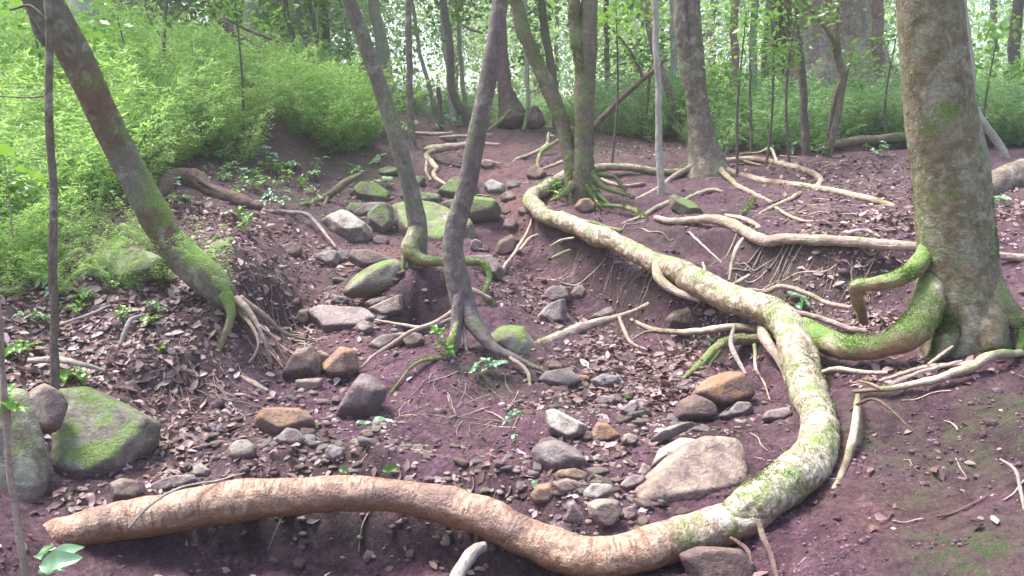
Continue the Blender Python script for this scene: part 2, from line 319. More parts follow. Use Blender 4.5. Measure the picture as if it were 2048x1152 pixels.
def build_ground():
    ys = [-1.5]
    while ys[-1] < 95:
        y = ys[-1]; ys.append(y+(.06 if y < 1.7 else .0105 if y < 4.6 else .0027*y if y < 14 else .03*y))
    ys = np.array(ys); t = np.linspace(-1, 1, 720); u = .55*t+.45*t**3
    X = u[None, :]*(3.2+np.maximum(ys, 0)*1.0)[:, None]; Y = np.broadcast_to(ys[:, None], X.shape)
    xy = np.column_stack([X.ravel(), Y.ravel()]); z = H(xy)
    V = np.column_stack([xy, z]); m, w = X.shape
    a = (np.arange(m-1)[:, None]*w+np.arange(w-1)[None]).ravel(); Q = np.stack([a, a+1, a+w+1, a+w], -1)
    p = V.copy()
    nz = fbm(p*2.6, 3, 21)
    C = np.column_stack([np.clip(clay(xy)*(.75+.5*nz), 0, 1), np.clip(mossm(xy)*1.25-.1+.5*fbm(p*5, 3, 9)*(mossm(xy) > .1), 0, 1), np.clip(litter(xy)+.25*nz+np.clip((xy[:, 1]-10)/8, 0, .6), 0, 1)])
    n = NT('forest_soil'); tc = n.N('ShaderNodeTexCoord'); ob = tc.outputs['Object']
    at_ = n.N('ShaderNodeAttribute', attribute_name='Col'); s = n.N('ShaderNodeSeparateColor'); n.L(at_.outputs['Color'], s.inputs[0])
    a1 = n.noise(ob, 1.7, 5, .6, .3); a2 = n.noise(ob, 11, 6, .68, .2); a3 = n.noise(ob, 48, 6, .78); a4 = n.noise(ob, 240, 3, .7)
    f = n.math('ADD', n.math('MULTIPLY', a1, .2), n.math('ADD', n.math('MULTIPLY', a2, .35), n.math('MULTIPLY', a3, .45)))
    c = n.ramp(f, [(.36, (.022, .009, .015)), (.46, (.068, .027, .044)), (.55, (.145, .064, .100)), (.67, (.30, .18, .225))])
    c = n.mix(n.math('MULTIPLY', n.ramp(n.noise(ob, 1.1, 5, .7, .8), [(.42, 0.), (.62, 1.)]), .35), c, n.ramp(f, [(.36, (.022, .014, .012)), (.5, (.085, .058, .048)), (.66, (.22, .165, .145))]))
    c = n.mix(s.outputs[0], c, n.ramp(f, [(.38, (.07, .026, .026)), (.5, (.19, .082, .074)), (.64, (.36, .20, .18))]))
    c = n.mix(n.math('MULTIPLY', s.outputs[2], .5), c, n.ramp(a3, [(.3, (.05, .033, .03)), (.55, (.14, .09, .085)), (.75, (.33, .25, .24))]))
    mk = n.math('MULTIPLY', s.outputs[1], n.ramp(n.math('ADD', n.math('MULTIPLY', a2, .55), n.math('MULTIPLY', n.noise(ob, 38, 5, .75), .45)), [(.44, 0.), (.56, 1.)]))
    c = n.mix(mk, c, n.ramp(a4, [(.3, (.025, .035, .014)), (.7, (.10, .14, .045))]))
    z = wnormal_z(n); c = n.mix(n.ramp(z, [(.55, .6), (.9, 0.)]), c, n.ramp(f, [(.4, (.018, .009, .012)), (.6, (.07, .036, .048))]))  # steep faces darker: bare soil, plus bank shading put into the colour
    grit = n.ramp(n.noise(ob, 150, 2, .6), [(.66, 0.), (.72, .7)]); c = n.mix(grit, c, (.38, .3, .3))
    h = n.math('ADD', n.math('ADD', a2, n.math('MULTIPLY', a3, .8)), n.math('MULTIPLY', a4, .25))
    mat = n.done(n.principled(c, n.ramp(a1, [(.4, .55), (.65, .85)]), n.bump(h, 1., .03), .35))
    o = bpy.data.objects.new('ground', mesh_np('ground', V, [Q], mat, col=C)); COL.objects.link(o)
    o['kind'] = 'structure'
build_ground()
# wide apron out to the horizon, a little below the modelled ground's edge
def sheet():
    xs = np.concatenate([np.linspace(-260, -40, 12), np.linspace(-35, 35, 29), np.linspace(40, 260, 12)]); ys = np.concatenate([np.linspace(-60, 80, 40), np.linspace(95, 330, 12)])
    X, Y = np.meshgrid(xs, ys); xy = np.column_stack([X.ravel(), Y.ravel()]); cl = np.column_stack([np.clip(xy[:, 0], -90, 90), np.clip(xy[:, 1], -3, 100)])
    z = np.clip(H0(cl), -1, 9)-1.2-np.where(xy[:, 1] > 80, (xy[:, 1]-80)*.004, 0); z = np.where((abs(xy[:, 0]) > 3.2+np.maximum(xy[:, 1], 0))|(xy[:, 1] > 94)|(xy[:, 1] < -2), z+1.1, z)
    w = len(xs); a = (np.arange(len(ys)-1)[:, None]*w+np.arange(w-1)[None]).ravel()
    n = NT('far_soil'); tc = n.N('ShaderNodeTexCoord'); c = n.ramp(n.noise(tc.outputs['Object'], 2, 6, .7), [(.35, (.06, .05, .03)), (.65, (.12, .14, .05))])
    o = bpy.data.objects.new('terrain', mesh_np('terrain', np.column_stack([xy, z]), [np.stack([a, a+1, a+w+1, a+w], -1)], n.done(n.principled(c, .9)))); COL.objects.link(o); o['kind'] = 'structure'
sheet()
# ---------------------------------------------------------------- bark and wood materials
M_pale = bark('pale_root_bark', (.13,.065,.04), (.26,.15,.10), (.52,.37,.265), moss=0., rough=.5, grain=(14, 45), spec=.5, peel=.3, start=.75, warm=.9, blotch=(.17,.095,.085))
M_serp = bark('mossy_root_bark', (.09,.06,.042), (.26,.205,.15), (.50,.43,.35), moss=.6, lichen=.3, rough=.65, grain=(26, 14), spec=.4, peel=.5, upmoss=.25, warm=.6)
M_root = bark('grey_root_bark', (.15,.10,.085), (.34,.25,.21), (.56,.45,.38), moss=.30, rough=.7, grain=(40, 8))
M_junc = bark('cream_mossy_root_bark', (.13,.09,.065), (.34,.27,.2), (.56,.49,.40), moss=.95, lichen=.3, rough=.65, grain=(26, 14), spec=.4, upmoss=.5, warm=.6)
M_rootm = bark('green_root_bark', (.12,.09,.06), (.24,.19,.13), (.40,.35,.26), moss=.82, rough=.8, grain=(40, 8), upmoss=.3)
M_paleroot = bark('bleached_root_bark', (.20,.14,.105), (.42,.33,.26), (.62,.53,.43), moss=.25, rough=.7, grain=(40, 8), blotch=(.16,.10,.085), warm=.5)
M_dark = bark('dark_wood', (.05,.03,.028), (.12,.075,.068), (.24,.17,.16), moss=.25, rough=.85, grain=(40, 5))
M_deadgrey = bark('weathered_wood', (.14,.11,.10), (.30,.25,.23), (.50,.45,.42), moss=.1, rough=.85, grain=(60, 4))
M_trunkR = bark('mottled_trunk_bark', (.06,.045,.028), (.17,.14,.09), (.36,.31,.245), moss=.42, lichen=.55, rough=.85, grain=(30, 22), upmoss=0)
M_trunkA = bark('smooth_trunk_bark', (.06,.05,.04), (.14,.125,.095), (.25,.235,.19), moss=.42, lichen=.25, rough=.8, grain=(50, 16), upmoss=1.2, blotch=(.17,.085,.06))
M_trunkB = bark('green_grey_trunk_bark', (.08,.065,.055), (.17,.145,.12), (.29,.27,.23), moss=.45, lichen=.35, rough=.75, grain=(50, 16), upmoss=.6)
M_trunkC = bark('purple_grey_trunk_bark', (.07,.05,.05), (.15,.115,.115), (.26,.22,.22), moss=.35, lichen=.15, rough=.7, grain=(50, 16))
M_trunkD = bark('mossy_trunk_bark', (.075,.055,.045), (.16,.12,.095), (.28,.23,.18), moss=.58, rough=.85, grain=(50, 14), upmoss=.2)
M_trunkF = bark('brown_trunk_bark', (.06,.042,.036), (.15,.112,.094), (.29,.245,.215), moss=.3, lichen=.5, rough=.85, grain=(50, 14))
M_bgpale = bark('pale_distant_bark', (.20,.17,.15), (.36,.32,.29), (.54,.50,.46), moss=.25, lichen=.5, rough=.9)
M_bgdark = bark('dark_distant_bark', (.05,.038,.035), (.11,.085,.08), (.2,.165,.155), moss=.35, rough=.9)
M_bgred = bark('reddish_distant_bark', (.09,.05,.05), (.2,.12,.12), (.32,.22,.21), moss=.2, rough=.9)
FWD = np.array([0, cp, -sp])
def path(pl, clear=None):
    P, R = [], []
    for px, py, D, w in pl:
        p = hit(px, py) if D is None else at(px, py, D)
        if clear is not None and D is not None:
            for _ in range(60):
                if p[2]-h1(p[0], p[1]) > clear*w/2*D/F: break
                D *= .994; p = at(px, py, D)
        P.append(p); R.append(w/2*float((p-CAM)@FWD)/F)
    return np.array(P), np.array(R)
SEED = [100]
WS = [1.]
def limb(name, mat, pl, parent=None, clear=None, **kw):
    SEED[0] += 1; mb = MB(); P, R = path(pl, clear); R = R*WS[0]; tube(mb, P, R, seed=SEED[0], **kw)
    return mb.build(name, mat, parent, origin=None if parent is not None else P[len(P)//2])
def base_of(pl):
    P, _ = path(pl[-1:]); return P[0]
# ---------------------------------------------------------------- near trees (trunk, stems and the roots that spring from them)
def tree(label, mat, trunk, roots=(), group=None, rootmat=None, name='tree', cat='tree', **kw):
    t = empty(name, base_of(trunk), label, cat, group); limb('trunk', mat, trunk, t, **kw)
    for r in roots:
        nm, m, pl = r[:3]; limb(nm, m, pl, t, clear=.15 if nm == 'root' and pl[0][2] > 6 else None, **(r[3] if len(r) > 3 else dict(bump=.22, wob=.3)))
    return t
WS[0] = 0.95
tree('massive mottled grey and green trunk standing on the right bank, thickest of all', M_trunkR,
     [(1800,-560,3.4,104),(1835,-250,3.45,116),(1857,0,3.5,126),(1880,220,3.55,132),(1900,350,3.58,143),(1911,500,3.6,152),(1920,590,3.6,160),(1928,650,3.6,172),(1936,740,3.62,196)],
     [('root', M_junc, [(1885,470,3.66,14),(1868,540,3.6,46),(1852,612,3.5,68),(1822,664,3.46,66),(1765,690,3.6,54),(1700,695,3.75,52),(1650,681,3.9,52),(1605,655,4.1,46)], dict(bump=.16)),
      ('root', M_junc, [(1895,400,3.68,16),(1866,470,3.62,32),(1840,526,3.55,42),(1800,556,3.5,38),(1745,570,3.58,27),(1714,574,3.62,26),(1716,598,3.72,24),(1728,640,4.1,20)]),
      ('root', M_rootm, [(1955,520,3.6,50),(1985,590,3.5,62),(2020,630,3.45,44),(2052,645,3.42,34),(2048,680,3.38,26),(2034,716,3.33,16)]),
      ('root', M_trunkR, [(1900,590,3.58,44),(1897,650,3.5,50),(1885,695,3.44,36),(1868,720,3.42,20)]),
      ('root', M_trunkR, [(1975,600,3.5,60),(1985,670,3.42,60),(1995,730,3.4,40),(2010,780,3.4,22)])], bump=.07, fluting=.02, sides=72)
WS[0] = 0.78
tree('leaning mossy trunk at upper left with a fern tuft at its foot', M_trunkA,
     [(-60,-260,3.9,104),(18,-120,4.0,98),(92,10,4.1,90),(152,115,4.2,82),(208,235,4.25,76),(258,335,4.3,75),(306,425,4.3,79),(362,508,4.3,88),(418,560,4.25,84),(452,600,4.24,62),(468,640,4.34,40)],
     [('limb', M_trunkC, [(96,90,4.2,26),(66,30,4.15,30),(40,-60,4.1,32),(10,-200,4.0,30)]),
      ('root', M_rootm, [(452,590,4.15,34),(462,625,4.08,24),(452,665,4.02,16),(440,700,3.98,9),(432,722,3.97,5)]),
      ('root', M_root, [(470,600,4.2,26),(500,628,4.15,17),(522,665,4.1,10),(538,710,4.08,9),(542,765,4.1,6)]),
      ('root', M_root, [(478,596,4.25,18),(530,632,4.3,12),(575,668,4.4,8),(640,686,4.6,5)]),
      ('root', M_root, [(480,622,4.2,12),(508,660,4.08,8),(516,695,4.02,7),(492,735,3.98,5)]),
      ('root', M_root, [(500,640,4.2,10),(545,672,4.2,7),(560,700,4.2,5),(585,740,4.2,4)])], bump=.08, sides=56)
WS[0] = 0.78
tree('slender grey trunk left of centre whose mossy root runs out along the earth pedestal', M_trunkB,
     [(600,-260,5.0,36),(690,-20,5.1,38),(738,110,5.2,40),(780,235,5.3,42),(812,345,5.35,43),(833,440,5.4,48),(834,500,5.4,52),(828,540,5.42,56)],
     [('root', M_junc, [(834,450,5.38,40),(824,496,5.32,50),(840,518,5.28,36),(885,523,5.24,24),(935,523,5.2,22),(966,528,5.18,20),(978,556,5.12,17),(968,592,5.05,13),(986,608,5.0,12),(984,626,4.97,10),(954,645,4.93,6)]),
      ('root', M_root, [(900,575,5.05,8),(945,580,5.0,12),(982,598,5.0,10)]),
      ('root', M_rootm, [(815,500,5.35,20),(806,530,5.3,14),(808,570,5.25,8)])], bump=.1, sides=40)
WS[0] = 0.86
tree('dark purple-grey stilted trunk in front at centre, kinked and standing on splayed roots', M_trunkC,
     [(1040,-260,4.15,34),(1004,-20,4.25,37),(985,110,4.28,40),(960,240,4.32,43),(934,370,4.36,46),(912,450,4.4,47),(906,500,4.4,49),(915,560,4.4,55),(928,612,4.4,58),(934,640,4.4,46)],
     [('root', M_trunkC, [(922,575,4.37,34),(913,640,4.3,31),(908,690,4.22,30),(898,735,4.16,26)]),
      ('root', M_rootm, [(916,640,4.28,12),(900,690,4.18,20),(888,735,4.12,16),(886,752,4.1,8)]),
      ('root', M_trunkC, [(928,600,4.38,44),(950,650,4.3,38),(985,694,4.2,27),(1035,720,4.12,20),(1095,746,4.06,6)]),
      ('root', M_root, [(928,640,4.33,11),(931,690,4.24,9),(938,730,4.18,7)]),
      ('root', M_root, [(908,620,4.34,10),(872,645,4.33,12),(825,662,4.33,10),(790,684,4.3,9),(748,712,4.25,8),(716,742,4.2,5)]),
      ('root', M_root, [(905,636,4.32,8),(850,655,4.34,9),(800,648,4.45,7),(750,640,4.6,5)]),
      ('root', M_rootm, [(895,715,4.14,12),(862,718,4.1,10),(830,728,4.05,8),(805,755,4.0,6),(762,812,3.85,4)]),
      ('root', M_root, [(1020,715,4.12,10),(1052,740,4.05,10),(1060,770,3.98,7),(1062,800,3.95,4)]),
      ('root', M_root, [(900,740,4.12,8),(868,770,4.0,6),(840,800,3.85,4)])], bump=.09, sides=44)
WS[0] = 0.7
tree('mossy twin-stemmed trunk beyond the far bend of the big winding root', M_trunkD,
     [(1182,-220,8,50),(1179,0,8,50),(1171,140,8,57),(1168,270,8,54),(1166,340,8,60),(1164,385,8,80),(1163,410,8,92)],
     [('stem', M_trunkD, [(1145,-200,8,30),(1148,0,8,36),(1154,70,7.98,37),(1163,125,7.96,36),(1170,175,7.98,28)]),
      ('stem', M_trunkD, [(985,-200,8.2,32),(1030,0,8.2,36),(1058,90,8.2,41),(1100,178,8.15,43),(1126,250,8.1,41),(1143,330,8.05,44),(1150,390,8.05,50)]),
      ('root', M_rootm, [(1180,345,7.95,26),(1205,372,7.85,17),(1245,388,7.8,10),(1268,396,7.78,5)]),
      ('root', M_rootm, [(1178,365,7.9,22),(1200,392,7.8,12),(1222,412,7.7,6)]),
      ('root', M_rootm, [(1180,350,7.95,22),(1222,352,8.0,10),(1240,368,7.95,9),(1252,384,7.9,6)]),
      ('root', M_rootm, [(1172,370,7.9,20),(1190,398,7.75,11),(1202,418,7.68,5)]),
      ('root', M_rootm, [(1145,368,7.9,26),(1124,390,7.8,15),(1100,402,7.75,8)])], bump=.12, sides=36)
WS[0] = 0.92
tree('brown tree forking low on the far terrace, pale roots sprawling from its flared foot', M_trunkF,
     [(1388,-220,9,36),(1384,0,9,36),(1389,100,9,41),(1394,190,9,46),(1401,250,9,54),(1407,300,9,72),(1411,335,9,100),(1413,372,9,135)],
     [('stem', M_trunkF, [(1350,-200,9,22),(1360,0,8.98,26),(1368,100,8.98,29),(1382,170,8.96,34),(1392,225,8.96,30)]),
      ('root', M_paleroot, [(1430,325,8.9,20),(1462,345,8.75,15),(1530,362,8.4,17),(1630,377,7.9,16),(1720,394,7.4,16),(1790,412,7.0,10)]),
      ('root', M_paleroot, [(1432,315,8.9,14),(1445,323,9.1,12),(1500,318,9.3,13),(1560,328,9.1,15),(1615,343,8.7,16),(1640,358,8.4,15),(1636,374,8.2,11)]),
      ('root', M_root, [(1438,335,8.85,14),(1470,368,8.4,11),(1508,388,8.0,10),(1545,406,7.6,8)]),
      ('root', M_root, [(1390,330,8.9,16),(1350,352,8.8,12),(1315,378,8.4,11),(1275,398,8.0,9)]),
      ('root', M_rootm, [(1388,322,8.95,14),(1355,340,9.0,12),(1320,348,9.0,10)])], bump=.12, fluting=.04, sides=40)
# ---------------------------------------------------------------- the serpentine root and the other exposed roots
WS[0] = .83
s = limb('exposed_root', M_serp, [(1380,340,8.95,14),(1325,346,9.0,20),(1260,335,9.0,20),(1194,336,8.9,22),(1140,350,8.75,30),(1096,371,8.35,34),(1060,400,7.8,36),(1088,428,7.2,40),(1130,448,6.8,43),(1174,465,6.45,46),(1225,485,6.1,48),(1274,506,5.8,50),(1325,528,5.5,54),(1374,552,5.2,60),(1449,592,4.8,66),(1510,612,4.5,72),(1550,634,4.3,78),(1585,678,4.0,84),(1606,728,3.75,88),(1630,780,3.5,88),(1641,830,3.3,90),(1636,890,3.08,96),(1600,945,2.9,106),(1560,988,2.78,108),(1524,1014,2.7,104),(1480,1036,2.64,88),(1430,1058,2.56,48)], clear=.35, bump=.24, wob=.45, sides=60, cap=True)
s2 = None
tag(s, 'long thick mossy root winding down from the far terrace and around the slab rock', 'tree root')
lower = [(1560,988,2.78,46),(1510,1020,2.68,84),(1460,1048,2.6,98),(1424,1063,2.54,98),(1370,1080,2.48,96),(1324,1093,2.44,95),(1275,1107,2.4,94),(1224,1116,2.39,93),(1170,1116,2.4,92),(1124,1105,2.44,92),(1075,1083,2.5,92),(1024,1060,2.56,92),(960,1032,2.62,88),(900,1013,2.66,86),(800,998,2.7,78),(700,992,2.71,76),(600,992,2.71,80),(500,997,2.69,88),(400,1010,2.67,92),(300,1030,2.64,86),(200,1053,2.6,80),(145,1066,2.59,74),(100,1080,2.64,68),(66,1108,2.78,50)]
mb = MB(); (Pa, Ra), (Pb, Rb) = path(lower[:-2], .3), path(lower[-2:]); P = np.vstack([Pa, Pb]); R = np.concatenate([Ra, Rb])*np.linspace(.86, .9, len(lower)); tube(mb, P, R, seed=77, bump=.18, sides=64, wob=.4)
WS[0] = .84
o = mb.build('smooth_end', M_pale, s)
o.location = -np.array(s.location); o.data.transform(__import__('mathutils').Matrix.Translation(np.array(s.location))); o['label'] = 'smooth peeling tan stretch of root'
limb('side_root', M_root, [(1312,528,5.5,22),(1318,556,5.3,24),(1350,582,5.15,20),(1400,600,5.0,14)], s, bump=.15)
SEED[0] = 300
def root(label, mat, pl, name='exposed_root', cat='tree root', group=None, br=(), **kw):
    o = limb(name, mat, pl, **({'bump': .26, 'wob': .6, 'clear': -.3 if pl[0][2] < 8 else None}|kw)); tag(o, label, cat, group)
    for b in br: limb('branch', mat, b, o, bump=.2)
    return o
root('pale root at the foot of the massive right trunk, sweeping left over leaf litter', M_paleroot, [(2040,705,3.3,18),(1985,712,3.2,24),(1930,738,3.17,22),(1850,764,3.17,19),(1780,777,3.2,15),(1705,783,3.28,8)], br=[[(1975,718,3.2,16),(1940,728,3.22,14),(1850,735,3.3,12),(1760,762,3.3,7)],[(1765,780,3.2,9),(1740,768,3.25,9),(1718,762,3.3,6)]])
root('short pale stick-like root lying just right of the big root above the pale end piece', M_paleroot, [(1648,742,3.6,11),(1680,738,3.5,14),(1720,745,3.45,13),(1775,745,3.42,11)])
root('smooth cream root curving down against the outer side of the big root bend', M_paleroot, [(1716,790,3.2,11),(1712,830,3.02,17),(1704,880,2.92,20),(1690,935,2.82,18),(1668,978,2.72,11)], bump=.06)
root('long level grey root edging the top of the upper bank', M_root, [(1310,434,7.05,14),(1350,441,6.85,18),(1430,438,6.55,23),(1480,458,6.2,29),(1530,480,5.85,30),(1600,480,5.55,25),(1700,486,5.3,26),(1800,493,5.1,25),(1900,500,4.95,22),(2000,509,4.85,22),(2070,518,4.8,22)])
root('thinner root lying along the litter just above the long level grey root', M_root, [(1605,462,5.85,9),(1640,458,5.9,13),(1690,466,5.75,12),(1730,462,5.75,10),(1760,474,5.6,7)])
root('mauve stub root resting behind the bend of the long level grey root', M_paleroot, [(1452,430,6.8,9),(1490,440,6.5,12),(1520,455,6.25,12)])
root('stilted mossy root arching from under the big root down to the ochre boulder', M_rootm, [(1560,664,4.4,30),(1515,682,4.42,28),(1470,682,4.4,27),(1430,697,4.3,25),(1400,728,4.2,17),(1365,758,4.15,8)], br=[[(1440,700,4.3,16),(1420,725,4.2,13),(1410,748,4.12,8)]])
root('root hugging the inner edge of the big root and diving into shade', M_root, [(1520,655,4.45,20),(1530,680,4.2,26),(1556,712,4.05,22),(1575,760,3.9,15),(1588,800,3.75,9)])
root('thin grey root hanging in front of the stilted mossy root', M_deadgrey, [(1470,648,4.3,7),(1463,690,4.22,12),(1478,725,4.12,10),(1492,748,4.05,8)])
root('thin whitish rootlet dangling right of the ochre boulder', M_paleroot, [(1510,690,4.25,9),(1512,735,4.0,7),(1528,765,3.92,5),(1540,800,3.8,3)])
root('knobbly pale root lying level left of the big root above the brown rock hollow', M_paleroot, [(1262,640,5.1,9),(1292,655,4.95,13),(1340,664,4.8,14),(1395,662,4.7,17),(1450,655,4.6,18),(1520,662,4.5,18)], br=[[(1320,660,4.85,9),(1290,665,4.85,7),(1262,680,4.8,4)]])
root('thick brown dead branch lying slantwise in the gully between mossy dome rock and bank', M_dark and M_root, [(1082,688,4.72,26),(1130,668,4.8,25),(1190,645,4.9,21),(1240,632,5.0,15),(1270,620,5.1,12),(1296,608,5.2,11)], name='dead_branch', cat='branch', br=[[(1238,634,4.95,9),(1246,655,4.85,9),(1262,685,4.7,8),(1295,700,4.6,4)]])
root('slim crooked root crossing the base of the upper bank beside a seedling', M_root, [(1465,575,5.35,9),(1530,583,5.22,12),(1560,574,5.15,13),(1610,585,5.05,12),(1660,608,4.9,12),(1732,620,4.72,10)])
root('brown root slipping out behind the big root above its junction', M_root, [(1590,625,4.4,13),(1640,635,4.35,15),(1690,655,4.25,15),(1735,662,4.2,13)])
root('pale root slanting down left from beside the mossy green slab', M_paleroot, [(1245,448,7.15,7),(1285,432,7.3,12),(1320,412,7.6,12),(1345,400,7.8,11)])
root('bowed pale root at the foot of the brown forked tree', M_paleroot, [(1365,402,7.9,9),(1395,388,8.0,12),(1425,381,8.1,10),(1445,384,8.05,7)])
root('straight bleached stick crossing under the sprawling pale roots', M_paleroot, [(1518,428,6.9,8),(1560,408,7.2,11),(1602,386,7.6,10)], name='stick', cat='stick')
root('angular brown root humped on the upper terrace soil', M_dark, [(1568,446,6.5,8),(1590,428,6.7,10),(1612,412,6.9,12),(1635,419,6.8,12),(1672,424,6.7,8)])
root('dark thin branch fallen across the pale sprawling roots', M_dark, [(1525,412,7.3,4),(1580,392,7.6,6),(1625,365,7.9,9),(1640,362,8.0,9)], name='dead_branch', cat='branch')
root('small pale crooked twig arch on the far litter', M_paleroot, [(1480,308,9.6,6),(1515,306,9.6,6),(1540,297,9.5,7),(1552,318,9.2,7),(1556,335,8.9,5)])
root('mossy low root behind the orange stone', M_rootm, [(1195,410,7.6,9),(1235,412,7.55,10),(1265,418,7.4,12),(1288,436,7.2,9)])
root('short mossy stick parallel to the big root on its upper side', M_rootm, [(1145,435,7.2,9),(1185,445,7.0,9),(1243,462,6.75,10)], name='stick', cat='stick')
root('slender root trailing down the trail side of the main bank', M_root, [(1072,400,8.0,4),(1060,450,7.4,6),(1040,490,6.8,9),(1010,530,6.2,8),(985,560,5.9,6)])
root('knotted root tips poking from the bank edge', M_root, [(1040,500,6.6,8),(1058,480,6.8,9),(1075,470,6.9,8)])
root('small green mossy stub sticking out of the main bank', M_rootm, [(1105,516,6.2,8),(1120,508,6.2,9),(1140,500,6.25,7)], name='stub', cat='root stub')
root('forked pale twig near the top of the main bank', M_paleroot, [(1100,492,6.35,4),(1120,481,6.4,6),(1148,475,6.4,6)], name='twig', cat='twig')
root('pale curved stub standing on the upper bank face', M_paleroot, [(1458,560,5.25,5),(1464,530,5.35,9),(1473,500,5.5,11),(1485,478,5.6,8)], name='stub', cat='root stub')
for lb, m, pl in [('pale root stepping across the gully head above the first brown rock', M_paleroot, [(905,322,9.9,7),(940,328,9.8,9),(975,322,9.8,8),(1000,328,9.7,5)]),
    ('thin grey root along the crest behind the looping root', M_root, [(880,275,11,6),(930,272,11,8),(985,270,11,6)]),
    ('long thin pale root crossing the litter behind the pale root loop', M_paleroot, [(1560,312,9.4,5),(1640,322,9.3,8),(1720,338,9,8),(1790,350,8.6,5)]),
    ('brown root forking off toward the level grey root', M_root, [(1545,412,7.4,8),(1600,440,6.9,8),(1680,446,6.5,9),(1760,455,6.2,6)]),
    ('mossy root tip left of the humped brown root', M_rootm, [(1488,425,6.9,8),(1500,408,7.1,9),(1508,398,7.2,7)]),
    ('thin pale twig leaning across the bare soil behind the big root', M_deadgrey, [(1379,465,6.4,6),(1405,490,6.1,6),(1444,526,5.8,4)]),
    ('small hooked pale root tip beside the slim crooked root', M_paleroot, [(1406,525,5.8,5),(1412,545,5.65,7),(1430,556,5.5,5)]),
    ('stubby pale stick angled up at the foot of the upper bank', M_paleroot, [(1462,572,5.3,8),(1480,562,5.3,10),(1499,549,5.35,6)]),
    ('thin pale root between the sprawling roots and the litter', M_paleroot, [(1440,318,9.3,7),(1480,322,9.3,8),(1520,330,9.0,6)]),
    ('pale stick on litter right of the pale root loop', M_paleroot, [(1655,348,8.6,6),(1690,352,8.5,8),(1730,362,8.3,5)]),
    ('slim root running down from the brown forked tree to the slab', M_root, [(1340,372,8.5,6),(1300,378,8.4,8),(1262,385,8.3,6)]),
    ('grey root along the soil left of the orange stone', M_root, [(1190,352,8.8,8),(1240,372,8.4,8),(1290,366,8.5,6)]),
    ('thin dark root trailing under the level grey root', M_dark, [(1510,430,6.9,6),(1560,438,6.6,7),(1600,446,6.4,5)]),
    ('crossing twig on the pale sweeping root', M_deadgrey, [(1780,770,3.2,9),(1830,748,3.2,10),(1900,728,3.2,9),(1925,722,3.2,6)]),
    ('stick pointing up from litter left of the massive trunk foot', M_paleroot, [(1855,730,3.25,6),(1880,712,3.3,8),(1905,692,3.35,5)])]:
    root(lb, m, pl)
root('smooth purple root across the top of the trail gully', M_root, [(853,298,10.2,12),(875,296,10.0,20),(915,292,9.9,16),(955,287,9.9,13),(1000,290,9.8,8)])
root('pale looping root dropping beside the gully head', M_paleroot, [(868,300,9.9,9),(853,312,9.6,13),(872,335,9.2,14),(868,350,9.0,13),(895,372,8.6,7)], br=[[(856,312,9.6,8),(852,340,9.2,7),(862,360,8.9,5)]])
root('pale bent root stepping down the right side of the trail crest', M_paleroot, [(1098,266,10.6,7),(1092,292,10.4,10),(1060,310,10.2,10),(1030,322,10.0,9),(1026,345,9.6,5)])
root('green root crossing behind the pale bent root at the trail crest', M_rootm, [(1125,276,10.2,9),(1090,298,9.9,9),(1076,318,9.6,9),(1078,338,9.3,6)])
root('thin brown root running to the twin-stemmed trunk from the left', M_root, [(1082,338,9.2,5),(1112,328,9.0,8),(1150,312,8.9,7)])
root('bleached root lying on the crest by the thin mossy tree', M_paleroot, [(828,268,10.8,8),(860,268,10.8,9),(905,266,10.9,6)])
root('mossy fallen limb left of the pale mossy boulders', M_trunkD, [(600,412,7.9,10),(640,400,7.9,15),(675,382,7.95,18),(700,362,8.1,16),(722,348,8.3,9)], name='fallen_limb', cat='branch', br=[[(655,395,7.9,9),(645,420,7.7,9),(640,440,7.5,7)]])
root('grey branch bending down the left bank to the pale flat boulder', M_deadgrey, [(525,422,6.9,12),(575,425,6.9,11),(612,428,6.9,11),(640,455,6.8,9),(672,495,6.4,5)], name='dead_branch', cat='branch')
root('hollow dark log with mossy back arching on the left slope under the ferns', M_dark, [(318,392,6.9,24),(340,362,6.85,46),(378,352,6.9,50),(415,378,6.85,44),(460,400,6.8,38),(520,418,6.8,22)], name='fallen_log', cat='log', br=[[(400,362,6.8,12),(440,385,6.75,11),(500,408,6.75,8)]])
root('mossy fallen log lying level on the far right litter', M_trunkD, [(1628,300,9.9,12),(1660,290,9.9,20),(1740,280,9.9,20),(1840,268,10,22),(1960,262,10,24)], name='fallen_log', cat='log')
root('heavy hollow log behind the massive right trunk at the edge', M_trunkF, [(1960,392,7.0,56),(2020,366,7.2,72),(2080,350,7.3,78),(2160,340,7.4,80),(2260,335,7.5,80)], name='fallen_log', cat='log')
root('purple-grey root end poking up below the front root', M_deadgrey, [(965,1096,2.5,24),(938,1112,2.4,32),(915,1145,2.3,34),(895,1185,2.2,36)])
root('thin straw-coloured stick leaning across the left end of the front root', M_deadgrey, [(258,1056,2.5,5),(300,1010,2.52,7),(360,975,2.6,6),(430,962,2.68,5),(490,946,2.8,3)], name='stick', cat='stick', bump=.1)
root('grey bleached branch lying on litter beside the left sapling', M_deadgrey, [(60,720,3.5,14),(120,722,3.45,16),(160,728,3.4,13),(210,742,3.4,8)], name='dead_branch', cat='branch')
root('forked silver branch stub standing in the left leaf litter', M_deadgrey, [(240,690,3.7,8),(252,660,3.75,12),(262,640,3.8,11),(290,628,3.85,7)], name='stub', cat='branch stub')
root('long slanting stick under the leaning mossy trunk', M_deadgrey, [(120,650,3.85,7),(170,632,3.95,8),(220,612,4.05,6)], name='stick', cat='stick')
root('short stout stick by the orange-brown rocks on the left bank', M_root, [(482,752,3.95,9),(510,768,3.85,13),(535,782,3.8,12)], name='stick', cat='stick')
